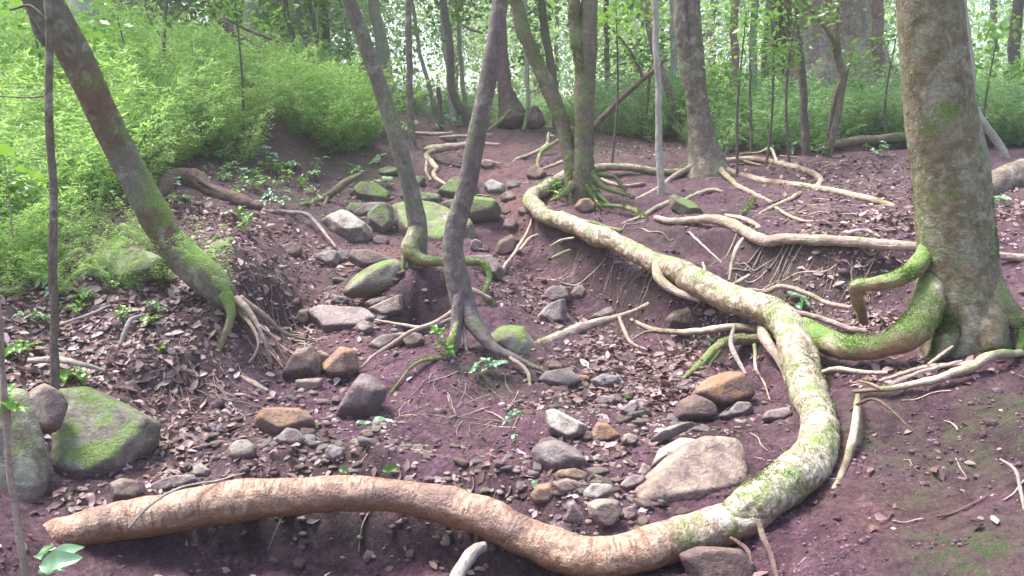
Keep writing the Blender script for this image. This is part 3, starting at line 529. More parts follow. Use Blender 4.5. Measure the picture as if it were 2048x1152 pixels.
root('black bent twig arching over the right bank beside the cream root', M_dark, [(1700,822,3.1,6),(1720,806,3.05,8),(1755,800,2.95,8),(1795,832,2.86,7),(1850,885,2.75,3)], name='twig', cat='twig')
root('forked pale twig at the right edge of the moist bank', M_deadgrey, [(2000,918,2.45,5),(2030,940,2.4,8),(2040,975,2.35,9),(2050,1020,2.3,8)], name='twig', cat='twig', br=[[(2036,1000,2.33,4),(2010,1015,2.35,4),(1992,1030,2.37,3)]])
root('dark stilt root propping the front root from below on the right', M_dark, [(1520,1040,2.45,14),(1528,1080,2.38,16),(1545,1120,2.3,14),(1560,1170,2.25,12)])
root('slim dark root below the front root near the buried brown rock', M_dark, [(1460,1075,2.4,8),(1490,1095,2.36,12),(1505,1130,2.3,8)])
root('brown leaning dead stem propped beyond the twin-stemmed trunk', M_dark, [(1185,255,11,15),(1225,215,11,14),(1270,172,11,14),(1305,145,11,13),(1330,120,11,9)], name='dead_branch', cat='branch', br=[[(1288,160,11,8),(1265,110,11,7),(1230,65,11,6),(1195,38,11,5)],[(1300,150,11,6),(1295,200,11,6),(1292,240,11,4)]])

def moss_fuzz(o, mat, n, thr, size, seed, up=.2):
    """a nap of tiny leaflets where the moss grows thick"""
    me = o.data; V = np.empty(len(me.vertices)*3, np.float32); me.vertices.foreach_get('co', V); V = V.reshape(-1, 3).astype(float)
    N = np.empty(len(V)*3, np.float32); me.vertices.foreach_get('normal', N); N = N.reshape(-1, 3).astype(float); rg = np.random.default_rng(seed)
    Wp = V+np.array(o.matrix_basis.translation)+(np.array(o.parent.location) if o.parent else 0); m = fbm(Wp*5.5, 4, seed)+up*N[:, 2]; w = np.clip((m-thr)*4, 0, 1); w[N[:, 2] < -.6] = 0
    if w.sum() < 1: return
    k = rg.choice(len(V), n, p=w/w.sum()); P = V[k]+rg.normal(size=(n, 3))*size*1.2; Nn = N[k]; P = P-Nn*((P-V[k])*Nn).sum(1)[:, None]
    A = unit(Nn+rg.normal(size=(n, 3))*.7); Np = unit(np.cross(A, rg.normal(size=(n, 3)))); t = np.clip(rg.normal(.5, .25, n), 0, 1)
    Vq, Q, _, C = quad_batch(P, size*(.6+.8*rg.random(n)), Np, A, np.column_stack([t]*3), .5); mb = MB(); mb.add(Vq, Q, c=C)
    f = bpy.data.objects.new('moss', mb.mesh('moss', mat, smooth=False)); COL.objects.link(f); f.parent = o; f['kind'] = 'stuff'

k_ = empty('knot_tmp', (0, 0, 0), 'x', 'x'); bpy.data.objects.remove(k_)
P_ = at(1650, 893, 2.97); mb = MB(); V_, T_ = np.zeros((0, 3)), None
tube(mb, [P_+[-.035, .03, -.01], P_+[-.005, 0, .012], P_+[.03, -.01, -.01], P_+[.05, 0, -.04]], [.012, .024, .022, .01], seed=5, bump=.5, sides=18); mb.build('knot_hole', M_dark, s)
# ---------------------------------------------------------------- stones
S_grey = stone('grey_stone', (.14,.115,.115), (.27,.235,.23), (.44,.40,.39), moss=.15)
S_mauve = stone('mauve_stone', (.13,.10,.10), (.26,.205,.20), (.43,.36,.345))
S_tan = stone('tan_stone', (.14,.10,.08), (.275,.21,.17), (.42,.34,.28))
S_ochre = stone('ochre_stone', (.13,.075,.05), (.27,.17,.115), (.44,.31,.22), stain=(.28,.155,.08))
S_brown = stone('brown_stone', (.09,.06,.05), (.19,.13,.105), (.31,.23,.19))
S_moss = stone('mossy_stone', (.14,.13,.10), (.28,.27,.20), (.42,.41,.33), moss=.68)
S_mossg = stone('green_mossy_stone', (.12,.12,.08), (.24,.25,.16), (.36,.38,.26), moss=.95)
S_pale = stone('pale_stone', (.26,.22,.18), (.42,.37,.31), (.6,.56,.49), moss=.12)
_ico = {}
def ico(k):
    if k not in _ico:
        bm = bmesh.new(); bmesh.ops.create_icosphere(bm, subdivisions=k, radius=1)
        bm.verts.index_update(); _ico[k] = (np.array([v.co[:] for v in bm.verts]), np.array([[v.index for v in f.verts] for f in bm.faces])); bm.free()
    return _ico[k]
def polyrock(pn, pd, k=4, sharp=14, seed=0, rough=.05, size=.1):
    D, T = ico(k); D = D/np.linalg.norm(D, axis=1)[:, None]
    q = np.maximum(D@np.array(pn).T, 1e-3)/np.array(pd)[None]
    r = (q**sharp).sum(1)**(-1/sharp)
    V = D*r[:, None]
    V = V*(1+rough*fbm(V*(1.6/size), 3, seed)+rough*.4*fbm(V*(7/size), 3, seed+1))[:, None]
    return V, T
def rock(outline, mat, label, lean=38, thick=.6, D=None, cat='rock', name='rock', sharp=16, k=5, group=None, lift=0, rough=.06):
    """an outline seen in the photo, given a real distance, a tilted plane and a thickness"""
    SEED[0] += 1; rg = np.random.default_rng(SEED[0]); O = np.array(outline, float)
    bx, by = O[O[:, 1].argmax()]; cx = O[:, 0].mean()
    g = hit(cx, by-2) if D is None else at(cx, by-2, D)
    a = math.radians(lean); n = np.array([0, -math.cos(a), math.sin(a)]); r = np.array([1, 0, 0]); u = np.cross(n, r)*-1; u = np.array([0, math.sin(a), math.cos(a)])
    d = ray(O[:, 0], O[:, 1]); t = ((g-CAM)@n)/(d@n); P = CAM+d*t[:, None]
    Q = np.column_stack([(P-g)@r, (P-g)@u]); c = Q.mean(0); Q = Q-c; C = g+r*c[0]+u*c[1]
    if (np.cross(Q, np.roll(Q, -1, 0))).sum() < 0: Q = Q[::-1]
    size = min(np.ptp(Q[:, 0]), np.ptp(Q[:, 1])); th = thick*size/2
    pn, pd = [], []
    for i in range(len(Q)):
        A, B = Q[i], Q[(i+1) % len(Q)]; e = B-A; L = np.hypot(*e)
        if L < 1e-4: continue
        m = np.array([e[1], -e[0]])/L; dist = m@A
        if dist <= size*.08: dist = max(dist, size*.08)
        for s in (1, -1):
            gg = s*rg.uniform(.15, .75); v = m[0]*r+m[1]*u+gg*n; l = np.linalg.norm(v); pn.append(v/l); pd.append(dist/l)
    for s in (1, -1): 
        v = s*n+r*rg.uniform(-.15, .15)+u*rg.uniform(-.12, .12); v /= np.linalg.norm(v); pn.append(v); pd.append(th)
    for _ in range(5):
        v = rg.normal(size=3); v /= np.linalg.norm(v); pn.append(v); pd.append((max((Q@np.array([v@r, v@u])).max(), 0)+th*abs(v@n))*rg.uniform(.74, .95))
    V, T = polyrock(pn, pd, k, sharp*1.6, SEED[0], rough, max(size, .05)); lift = lift-.05*size; V = V*1.08
    mb = MB(); C = C+np.array([0, 0, lift]); mb.add(V+C, T=T); o = mb.build(name, mat, origin=C); return tag(o, label, cat, group)
def B(x0, y0, x1, y1, seed=0):
    rg = random.Random(int(x0*7+y0*13+seed)); n = rg.choice([6, 7, 8]); o = []
    for i in range(n):
        a = 2*math.pi*(i+rg.uniform(-.28, .28))/n; k = rg.uniform(.88, 1.06)
        o.append(((x0+x1)/2+(x1-x0)/2*math.cos(a)*k*1.06, (y0+y1)/2+(y1-y0)/2*math.sin(a)*k*1.06))
    return o
R = rock
R([(120,775),(180,772),(245,800),(314,838),(290,878),(240,925),(160,962),(126,955),(108,900),(110,820)], S_moss, 'broad flat mossy slab tilted up at the left edge of the trail', lean=48, thick=.34, D=2.94, sharp=40)
R([(-40,765),(55,782),(82,870),(90,960),(70,1035),(0,1035),(-40,1010)], S_moss, 'tall mossy boulder cut by the left edge, behind the thin foreground sapling', lean=20, thick=.6, D=2.72)
R([(50,785),(88,763),(120,780),(132,815),(118,852),(85,866),(60,825)], S_tan, 'rounded tan stone perched on top of the mossy boulders at left', lean=20, thick=1.2, D=2.93, sharp=10)
R([(220,965),(243,955),(283,962),(290,985),(270,1000),(225,1002)], S_tan, 'khaki block stone resting behind the left end of the front root', lean=30, thick=.9)
R([(305,965),(345,950),(388,948),(394,962),(340,981),(308,983)], S_mauve, 'low reddish flat stone beside the khaki block behind the front root', lean=40)
R([(387,935),(402,925),(419,938),(416,953),(388,953)], S_pale, 'tiny cream stone above the reddish flat stone', k=4)
R([(455,895),(470,880),(495,878),(512,893),(510,912),(480,918),(458,912)], S_pale, 'cream and orange knobbly stone left of the ochre boulder', k=4)
R([(508,848),(524,820),(555,812),(600,815),(629,835),(629,852),(600,862),(545,868)], S_ochre, 'orange-brown boulder on the left of the trail floor', lean=35, thick=.8)
R([(550,878),(575,856),(600,860),(612,880),(590,889),(560,887)], S_grey, 'small grey wedge stone touching the orange-brown boulder', k=4)
R(B(650,888,690,922), S_grey, 'small round grey stone between orange boulder and front root', k=4)
R([(722,742),(745,746),(778,775),(766,802),(745,833),(700,836),(670,826),(690,790)], S_mauve, 'upright purple-grey boulder leaning left of the central mound', lean=22, thick=.8, sharp=10)
R([(645,725),(680,690),(712,698),(718,735),(700,752),(665,757),(648,742)], S_ochre, 'chunky orange-brown rock left of the purple-grey boulder', lean=20, thick=.9)
R([(568,742),(592,698),(625,688),(640,712),(640,750),(600,760),(568,756)], S_brown, 'greyish brown rock at the foot of the left bank', lean=20, thick=.9)
R([(622,712),(640,698),(662,710),(655,745),(630,748)], S_tan, 'tan rock squeezed between the orange-brown and greyish brown rocks', lean=20, k=4)
R([(592,758),(645,755),(645,775),(630,781),(596,779)], S_tan, 'pale squared block under the greyish brown rock', lean=15, k=4)
R([(683,582),(705,550),(745,525),(790,513),(818,528),(814,578),(770,590),(700,592)], S_moss, 'big smooth rounded boulder against the left trail bend', lean=25, thick=.9, sharp=8)
R([(695,518),(710,499),(742,498),(795,520),(775,530),(720,532)], S_tan, 'flat-topped tan rock wedged behind the smooth rounded boulder', lean=35)
R([(638,442),(675,424),(715,434),(744,455),(740,476),(700,480),(660,462)], S_pale, 'pale flat boulder on the left side below the fallen mossy limb', lean=45, thick=.6)
R([(735,425),(752,408),(785,408),(788,445),(765,465),(738,450)], S_mossg, 'green mossy block beside the pale flat boulder', lean=30)
R([(778,412),(835,402),(890,416),(942,443),(948,470),(905,492),(880,502),(845,492),(800,455)], S_moss, 'long sloping greenish slab behind the two middle trunks', lean=60, thick=.3, D=7.0, sharp=26)
R([(883,402),(940,390),(985,394),(1004,415),(992,440),(940,447),(895,427)], S_mossg, 'dark mossy boulder right of the slender trunk near the gully', lean=30, thick=.8)
R([(872,385),(900,360),(930,355),(958,372),(952,395),(905,396)], S_mossg, 'pale green wedge rock above the dark mossy boulder', lean=40)
R([(700,385),(716,367),(760,370),(780,385),(775,402),(720,402)], S_mossg, 'rounded mossy rock at the top left of the boulder heap', lean=40)
R([(966,372),(985,357),(1010,368),(1008,386),(975,390)], S_pale, 'peach-coloured rock at the gully edge below the crest', lean=35, k=4)
R([(742,403),(700,430),(720,436),(765,420),(770,403)], S_mauve, 'dusky flat rock leaning on the mossy heap', lean=35, k=4)
R([(700,405),(690,425),(720,428),(745,405)], S_mossg, 'low green rock under the rounded mossy rock', lean=35, k=4)
R([(798,392),(830,380),(860,388),(862,404),(820,406)], S_moss, 'small mossy rock between the slender trunk and the wedge rock', k=4)
R(B(1000,384,1032,404), S_tan, 'little tan rock in the red clay gully', k=4)
R(B(1050,333,1092,360), S_brown, 'brown rock under the green root at the crest', k=4)
R(B(755,332,800,352), S_mossg, 'yellow-green mossy stone on the left slope above the heap', k=4)
R(B(815,352,850,372), S_moss, 'mossy stone beside the looping root', k=4)
R(B(632,500,682,530), S_grey, 'grey rock under the end of the bent grey branch', k=4)
R(B(668,498,706,528), S_mauve, 'mauve rock left of the flat-topped tan rock', k=4)
R(B(940,478,965,505), S_mauve, 'pink pointed rock seen between the central trunks', k=4, lean=15)
R([(988,505),(998,480),(1022,467),(1042,482),(1036,505),(1010,512)], S_brown, 'dark hooded rock at the left foot of the main bank', lean=20)
R([(930,510),(985,508),(1012,540),(1000,560),(960,545)], S_mauve, 'mauve slab behind the mossy pedestal root', lean=40)
R([(978,668),(1004,648),(1046,648),(1072,682),(1080,727),(1030,737),(988,705)], S_moss, 'domed boulder with mossy crown right of the stilted trunk', lean=20, thick=.9, sharp=8, D=4.4)
R([(1068,636),(1095,608),(1130,594),(1134,641),(1110,646),(1085,645)], S_grey, 'pointed grey triangular rock in the right trail arm', lean=28)
R([(1082,590),(1100,572),(1140,574),(1140,600),(1100,606)], S_mauve, 'flat mauve rock just above the pointed grey rock', lean=40)
R(B(1144,571,1174,599), S_tan, 'small tan block near the foot of the main bank', k=4)
R([(1170,640),(1200,622),(1245,610),(1250,620),(1205,642)], S_mauve, 'thin mauve slab lying behind the brown dead branch', lean=50, k=4)
R([(1332,636),(1350,619),(1395,614),(1432,638),(1400,657),(1340,657)], S_brown, 'brown flat rock tucked in the hollow beneath the big root', lean=25)
R([(1262,985),(1268,970),(1310,930),(1345,900),(1410,869),(1470,871),(1486,900),(1491,945),(1482,975),(1430,998),(1345,1022),(1290,1036),(1264,1010)], S_tan, 'largest slab of pale brown rock cradled inside the bend of the big root', lean=52, thick=.34, D=2.72, sharp=30)
R([(1300,935),(1318,895),(1362,872),(1402,878),(1395,915),(1340,930)], S_pale, 'rounded cream rock behind the largest slab', lean=30, thick=.8, sharp=9)
R([(1296,882),(1325,855),(1370,842),(1403,849),(1388,868),(1340,876),(1305,894)], S_grey, 'long smooth grey rock above the rounded cream rock', lean=45, sharp=9)
R([(1380,787),(1408,755),(1450,739),(1490,739),(1509,770),(1506,796),(1440,814),(1400,800)], S_ochre, 'big ochre boulder with orange end below the mossy stilt root', lean=28, thick=.8, sharp=10)
R([(1342,830),(1355,800),(1390,786),(1425,804),(1435,832),(1400,842),(1350,840)], S_brown, 'rounded brown boulder in front of the big ochre boulder', lean=22, thick=.9, sharp=9)
R([(1458,820),(1475,802),(1498,802),(1509,820),(1490,830),(1462,832)], S_mauve, 'small mauve rock below the orange end of the ochre boulder', k=4)
R([(1518,835),(1535,820),(1575,812),(1585,830),(1560,842),(1530,842)], S_mauve, 'purple stone in the dark soil close to the big root', k=4)
R([(1088,822),(1110,816),(1173,848),(1166,866),(1135,878),(1098,858)], S_pale, 'white-topped angular block right of the central mound', lean=42, sharp=22)
R([(1183,865),(1195,843),(1215,845),(1241,868),(1225,882),(1190,884)], S_ochre, 'red-brown angular rock next to the white-topped block', lean=25)
R([(1062,898),(1085,881),(1120,878),(1160,900),(1178,926),(1150,937),(1110,947),(1070,922)], S_mauve, 'mauve boulder half sunk at the right foot of the central mound', lean=38, thick=.8, sharp=9)
R([(1059,990),(1075,968),(1100,965),(1113,985),(1100,1004),(1070,1006)], S_ochre, 'ochre rounded stone near the front root below the mauve boulder', lean=25, k=4)
R([(1102,962),(1135,955),(1170,968),(1160,980),(1120,988)], S_tan, 'speckled tan stone right of the ochre rounded stone', k=4)
R([(1112,940),(1150,936),(1176,945),(1172,962),(1120,956)], S_ochre, 'brick-coloured stone above the speckled tan stone', k=4)
R([(1124,1042),(1135,1005),(1150,1000),(1176,1038),(1150,1045)], S_mauve, 'small dark pyramid stone right behind the front root', lean=20, k=4)
R([(1175,1005),(1200,995),(1235,998),(1243,1025),(1225,1050),(1200,1050),(1180,1030)], S_tan, 'cracked khaki stone touching the front root near the largest slab', lean=28)
R([(1163,985),(1185,966),(1222,968),(1230,985),(1200,998),(1168,995)], S_pale, 'speckled whitish stone above the cracked khaki stone', k=4)
R([(1238,970),(1262,948),(1292,952),(1285,968),(1250,978)], S_mauve, 'mauve pebble-smooth stone left of the largest slab', k=4)
R([(1276,945),(1285,925),(1300,932),(1302,950),(1285,955)], S_mauve, 'small dusky stone at the left corner of the rounded cream rock', k=4)
R(B(1243,866,1278,890), S_tan, 'round tan cobble left of the long smooth grey rock', k=4)
R(B(1163,862,1187,884), S_tan, 'little khaki cobble between white-topped block and red-brown rock', k=4)
R([(1180,760),(1205,746),(1236,750),(1240,768),(1205,776)], S_grey, 'pale grey angular stone in the middle of the stone-strewn arm', k=4)
R(B(1150,748,1180,768), S_ochre, 'reddish stone left of the pale grey angular stone', k=4)
R(B(1190,790,1235,812), S_mauve, 'flat mauve stone below the pale grey angular stone', k=4)
R([(1238,818),(1262,803),(1278,812),(1268,828),(1246,828)], S_mauve, 'flat dusky stone beneath a green fallen leaf', k=4)
R(B(1268,797,1300,815), S_pale, 'pale oval stone right of the green fallen leaf', k=4)
R([(1075,760),(1090,742),(1140,735),(1165,760),(1130,775)], S_mauve, 'broad dim stone at the foot of the right stilt root', k=4)
R([(1358,1105),(1400,1090),(1480,1095),(1508,1130),(1505,1170),(1400,1175)], S_brown, 'large brown rock buried beneath the front root', lean=20, D=2.3)
R([(1240,1035),(1248,1014),(1268,1010),(1275,1032),(1258,1042)], S_mauve, 'dark stone wedged against the lower corner of the largest slab', k=4)
R([(1148,412),(1160,397),(1180,395),(1192,408),(1188,425),(1160,428)], S_ochre, 'orange stone beside the mossy foot of the twin-stemmed trunk', lean=20, k=4)
R([(1338,392),(1355,392),(1385,404),(1410,428),(1372,431),(1342,414)], S_mossg, 'bright mossy green slab on the terrace left of the humped root', lean=45, sharp=24)
R([(160,522),(200,505),(300,501),(338,522),(322,546),(285,562),(220,568),(165,552)], S_moss, 'wide mossy pinkish rock under the leaning trunk', lean=40, thick=.6)
R(B(418,480,462,502), S_tan, 'small tan rock right of the leaning trunk', k=4)
R(B(711,640,746,668), S_pale, 'yellowish lumpy stone on the left trail arm', k=4)
R(B(806,664,848,696), S_tan, 'tan stone under the thin left stilt roots', k=4)
R([(735,690),(765,668),(810,662),(818,680),(770,700)], S_mauve, 'pinkish flat stone behind the thin left stilt roots', k=4)
R([(735,616),(768,600),(802,588),(806,622),(768,632)], S_tan, 'pink-tan rock below the smooth rounded boulder', lean=30)
R([(618,625),(650,612),(720,615),(755,635),(715,655),(650,660)], S_mauve, 'low mud-covered purple slab on the left trail arm', lean=60, thick=.35)
R([(728,608),(745,597),(770,592),(775,602),(745,614)], S_mauve, 'slim dusky stone left of the pink-tan rock', k=4)
R(B(1958,1200,1960,1202) if False else [(590,640),(600,618),(618,615),(622,640),(612,650)], S_brown, 'small brown stump-like rock at the left bank foot', lean=15, k=4)
R(B(625,882,650,898), S_pale, 'tiny pale chip behind the small round grey stone', k=3)
R(B(720,858,782,872), S_tan, 'long flat tan chip below the purple-grey boulder', k=4)
R(B(698,876,728,892), S_tan, 'cream cobble on the trail left of the long flat chip', k=4)
R(B(824,888,850,902), S_tan, 'squared tan pebble at the front of the central mound', k=4)
R(B(840,900,866,914), S_tan, 'second squared pebble just right of the first at the mound front', k=4)
for x0, y0, x1, y1, m, lb in [(846,384,884,406,S_moss,'mossy rock at the right of the slender trunk above the wedge rock'),(1004,436,1036,460,S_mauve,'mauve rock in the red gully beside the main bank'),(914,448,948,472,S_brown,'brown rock below the dark mossy boulder'),(1036,412,1062,430,S_tan,'tan rock squeezed by the far bend of the big root'),(560,486,606,512,S_brown,'brown half-buried rock on the left bank shelf'),(900,318,934,336,S_mauve,'mauve rock by the root across the gully head'),(960,322,990,338,S_brown,'brown rock in the gully below the crest'),(1000,415,1024,430,S_brown,'small brown rock in the narrow gully'),(820,396,850,414,S_grey,'grey rock on top of the long greenish slab'),(1012,362,1040,378,S_mauve,'dusky rock in the gully left of the big root'),(880,268,915,284,S_moss,'mossy rock on the crest behind the centre trunk'),(745,470,778,492,S_brown,'brown rock beneath the green mossy block'),(660,590,700,610,S_mauve,'low dusky rock at the left of the pink-tan rock')]:
    R(B(x0, y0, x1, y1), m, lb, k=4)
# ---------------------------------------------------------------- pebbles: loose ones as things, the finest as gravel
def sample_map(f, n, zone, seed):
    rg = np.random.default_rng(seed); out = []
    while sum(len(a) for a in out) < n:
        y = zone[0]+(zone[1]-zone[0])*rg.random(20000)**1.3; x = (rg.random(20000)*2-1)*(.4+.78*y); xy = np.column_stack([x, y])
        w = f(xy); out.append(xy[rg.random(20000) < w*.25])
    return np.concatenate(out)[:n]
def proj(P):
    v = np.asarray(P)-CAM; d = v@FWD; return 1024+F*v[..., 0]/d, 576-F*(v@np.array([0, sp, cp]))/d
def inframe(P, m=10):
    x, y = proj(P); return (x > m) & (x < 2048-m) & (y > m) & (y < 1152-m)
def slope(x, y, e=.03):
    z = H([[x, y], [x+e, y], [x, y+e]], False); n = np.array([-(z[1]-z[0])/e, -(z[2]-z[0])/e, 1.]); return n/np.linalg.norm(n)
peb_xy = sample_map(peb, 3000, (2.3, 9.5), 5); pz = H(peb_xy); PP = np.column_stack([peb_xy, pz])
PP = PP[inframe(PP)]; rg = np.random.default_rng(3)
sz = np.exp(rg.normal(math.log(.0115), .5, len(PP))); sz = np.clip(sz, .005, .05)
app = sz/PP[:, 1]; order = np.argsort(-app)
SM = [S_brown, S_mauve, S_mauve, S_mauve, S_mauve, S_tan, S_brown, S_brown, S_tan, S_mauve, S_grey]
pm = []
for i in range(10):
    pn = np.vstack([rg.normal(size=(9, 3)), np.eye(3), -np.eye(3)]); pn /= np.linalg.norm(pn, axis=1)[:, None]; pd = rg.uniform(.62, 1.05, 15)
    V, T = polyrock(pn, pd, 3, 26, 500+i, .05, 1.); V = V*[1.35, .95, .5]
    for m in set(SM): pm.append((m, mesh_np('pebble', V, [T], m)))
for k in order[:230]:
    m, me = random.choice(pm); o = bpy.data.objects.new('pebble', me); COL.objects.link(o)
    o.location = PP[k]+[0, 0, sz[k]*.2]; o.scale = (sz[k],)*3; o.rotation_euler = (random.uniform(-.3, .3), random.uniform(-.3, .3), random.uniform(0, 6.28))
    tag(o, 'small loose pebble among the stones and leaves of the trail floor', 'pebble', 'loose pebbles on the trail floor')
D3, T3 = ico(2); mbs = {}
for k in order[230:]:
    m = SM[rg.integers(len(SM))]; mb = mbs.setdefault(m.name, (m, MB()))[1]
    V = D3*(1+.35*(rg.random(len(D3))[:, None]-.5))*[1.3, .9, .6]*sz[k]; a = rg.random()*6.28; c, s_ = math.cos(a), math.sin(a)
    V = np.column_stack([V[:, 0]*c-V[:, 1]*s_, V[:, 0]*s_+V[:, 1]*c, V[:, 2]])+PP[k]-[0, 0, sz[k]*.1]; mb.add(V, T=T3)
for m, mb in mbs.values(): tag(mb.build('gravel', m, origin=(0, 0, 0)), None, None, None, 'stuff')
# ---------------------------------------------------------------- leaf materials
L_fern = leafmat('fern_green', [(.06,.135,.035), (.14,.27,.08), (.29,.46,.14), (.47,.62,.26)], .55, .5)
L_fernc = leafmat('cool_fern_green', [(.08,.16,.06), (.16,.30,.12), (.28,.44,.20), (.42,.56,.31)], .4, .5)
L_tree = leafmat('tree_green', [(.05,.10,.03), (.10,.18,.055), (.17,.28,.09), (.26,.38,.15)], .55, .35, .5)
L_bright = leafmat('bright_leaf_green', [(.05,.14,.015), (.09,.24,.02), (.16,.34,.03)], .4, .3, .6)
L_blue = leafmat('waxy_leaf_green', [(.05,.14,.07), (.10,.22,.11), (.2,.34,.2)], .25, .25, .7)
L_lit = leafmat('fallen_leaf_brown', [(.04,.02,.021), (.12,.055,.046), (.20,.115,.11), (.34,.225,.235), (.60,.46,.49)], .1, .5, .5, brown=True)
L_far = leafmat('haze_paled_leaf_green', [(.12,.20,.09), (.24,.36,.18), (.38,.50,.30), (.53,.63,.45)], .5, .35, .5)  # whitened greens: haze and overexposure put into the leaf colour
# ---------------------------------------------------------------- leaves as geometry
def leaf_batch(P, size, N, A, c, asp=.42, fold=.25, curl=.2):
    """n leaves: positions, lengths, normals, axis directions -> verts, quads"""
    n = len(P); A = A-N*(A*N).sum(1)[:, None]; A /= np.linalg.norm(A, axis=1)[:, None]+1e-9; S = np.cross(N, A); s = np.asarray(size)[:, None]
    w = s*asp
    v = [P, P+A*s*.35+S*w*.5+N*s*fold*.4, P+A*s*.35-S*w*.5+N*s*fold*.4, P+A*s*.38, P+A*s*.72+S*w*.36+N*s*(fold*.3-curl*.3), P+A*s*.72-S*w*.36+N*s*(fold*.3-curl*.3), P+A*s-N*s*curl*.6]
    V = np.stack(v, 1).reshape(-1, 3); b = np.arange(n)[:, None]*7
    Q = np.concatenate([b+[0, 3, 1, 1], b+[0, 2, 3, 3]]) ; T = np.concatenate([b+[0, 3, 1], b+[0, 2, 3]]); Q = np.concatenate([b+[1, 3, 6, 4], b+[2, 5, 6, 3]])
    return V, Q, T, np.repeat(c, 7, 0)
def leaf_hi(P, size, N, A, c, asp=.42, curl=.15):
    n = len(P); A = A-N*(A*N).sum(1)[:, None]; A = unit(A); S = np.cross(N, A); Vs, Q = [], []; t = np.linspace(0, 1, 11); w = np.sin(math.pi*t**.8)**.75*(1-.25*t)
    for i in range(n):
        b = i*55
        for j, k in enumerate((-1, -.5, 0, .5, 1)):
            Vs.append(P[i]+size[i]*(A[i]*t[:, None]+S[i]*(k*asp*.5*w)[:, None]+N[i]*(abs(k)*.09*w-curl*t*t+.05*np.sin(t*9+i))[:, None]))
            if j < 4: Q += [[b+j*11+m, b+j*11+m+1, b+(j+1)*11+m+1, b+(j+1)*11+m] for m in range(10)]
    return np.concatenate(Vs), np.array(Q), None, np.repeat(c, 55, 0)
def quad_batch(P, size, N, A, c, asp=.45):
    A = A-N*(A*N).sum(1)[:, None]; A /= np.linalg.norm(A, axis=1)[:, None]+1e-9; S = np.cross(N, A); s = np.asarray(size)[:, None]
    V = np.stack([P, P+A*s*.45+S*s*asp*.5, P+A*s, P+A*s*.45-S*s*asp*.5], 1).reshape(-1, 3); n = len(P)
    return V, np.arange(4*n).reshape(-1, 4), None, np.repeat(c, 4, 0)
def unit(v): return v/(np.linalg.norm(v, axis=-1, keepdims=True)+1e-9)
# ---------------------------------------------------------------- crowns
def crown_mesh(name, mat, rx, rz, nclump, per, ls, seed, zc=0., clr=.32, asp=.5):
    rg = np.random.default_rng(seed); u = unit(rg.normal(size=(nclump, 3)))*(rg.random((nclump, 1))**.45); c = u*[rx, rx, rz]; c[:, 2] += zc
    cs = clr*(.5+rg.random(nclump))
    P = (c[:, None]+rg.normal(size=(nclump, per, 3))*cs[:, None, None]*[1, 1, .55]).reshape(-1, 3)
    n = len(P); N = unit(rg.normal(size=(n, 3))*.8+[0, 0, .9]); A = unit(rg.normal(size=(n, 3))+[0, 0, -.4])
    tone = np.clip(np.repeat(rg.normal(.5, .22, nclump), per)+rg.normal(0, .12, n), 0, 1); C = np.column_stack([tone]*3)
    mb = MB(); V, Q, T, C = quad_batch(P, ls*(.6+.8*rg.random(n)), N, A, C, asp); mb.add(V, Q, c=C); return mb.mesh(name, mat, smooth=False)
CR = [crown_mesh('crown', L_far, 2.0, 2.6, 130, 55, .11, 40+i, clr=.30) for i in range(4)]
CRS = [crown_mesh('crown', L_bright, .55, .6, 22, 16, .085, 60+i, clr=.14, asp=.5) for i in range(3)]
# ---------------------------------------------------------------- background trees: one thing each, trunk + crown
def woods(px0, py0, px1, py1, w, D, label, mat=None, group=None, crown=None, up=3.2, limbs=(), name='tree', midx=None, sides=14):
    """px0,py0 top as seen, px1,py1 foot"""
    foot = at(px1, py1, D); zf = h1(foot[0], foot[1]); foot = np.array([foot[0], foot[1], min(zf, foot[2])-.05])
    t = empty(name, foot, label, 'tree', group); top = at(px0, py0, D); r = w/2*D/F
    dirn = top-foot; mid = foot+dirn*.5+np.array([(0 if midx is None else (midx-(px0+px1)/2)*D/F), 0, 0])
    ext = top+dirn/np.linalg.norm(dirn)*up; ext[0] = top[0]+(ext[0]-top[0])*.6
    SEED[0] += 1; mb = MB(); tube(mb, [foot-[0, 0, .1], foot+dirn*.08, mid, top, ext], [r*1.7, r*1.15, r, r*.9, r*.4], seed=SEED[0], bump=.14, sides=sides, wob=.8)
    mb.build('trunk', mat or M_bgpale, t)
    for l in limbs:
        mb = MB(); P, R_ = path([(a, b, D, c) for a, b, c in l]); SEED[0] += 1; tube(mb, P, R_, seed=SEED[0], bump=.15, sides=8); mb.build('limb', mat or M_bgpale, t)
    if crown is not None:
        me, off, sc = crown; o = bpy.data.objects.new('crown', me); COL.objects.link(o); o.parent = t
        o.location = (np.array([ext[0], ext[1], 0])*1+np.array([0, 0, off+foot[2]]))-foot; o.scale = (sc,)*3; o.rotation_euler = (0, 0, random.uniform(0, 6.28))
    return t
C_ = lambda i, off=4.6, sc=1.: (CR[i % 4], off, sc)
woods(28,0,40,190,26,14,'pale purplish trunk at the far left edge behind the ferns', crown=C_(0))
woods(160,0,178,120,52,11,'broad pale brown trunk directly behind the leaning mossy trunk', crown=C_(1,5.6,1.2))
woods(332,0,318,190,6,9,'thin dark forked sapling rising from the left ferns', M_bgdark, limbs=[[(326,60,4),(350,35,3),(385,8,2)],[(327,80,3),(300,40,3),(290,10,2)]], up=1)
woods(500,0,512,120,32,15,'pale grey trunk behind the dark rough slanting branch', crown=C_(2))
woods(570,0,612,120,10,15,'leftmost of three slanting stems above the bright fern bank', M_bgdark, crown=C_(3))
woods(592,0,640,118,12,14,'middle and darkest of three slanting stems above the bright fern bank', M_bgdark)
woods(620,0,655,118,8,15,'rightmost of three slanting stems above the bright fern bank', M_bgdark)
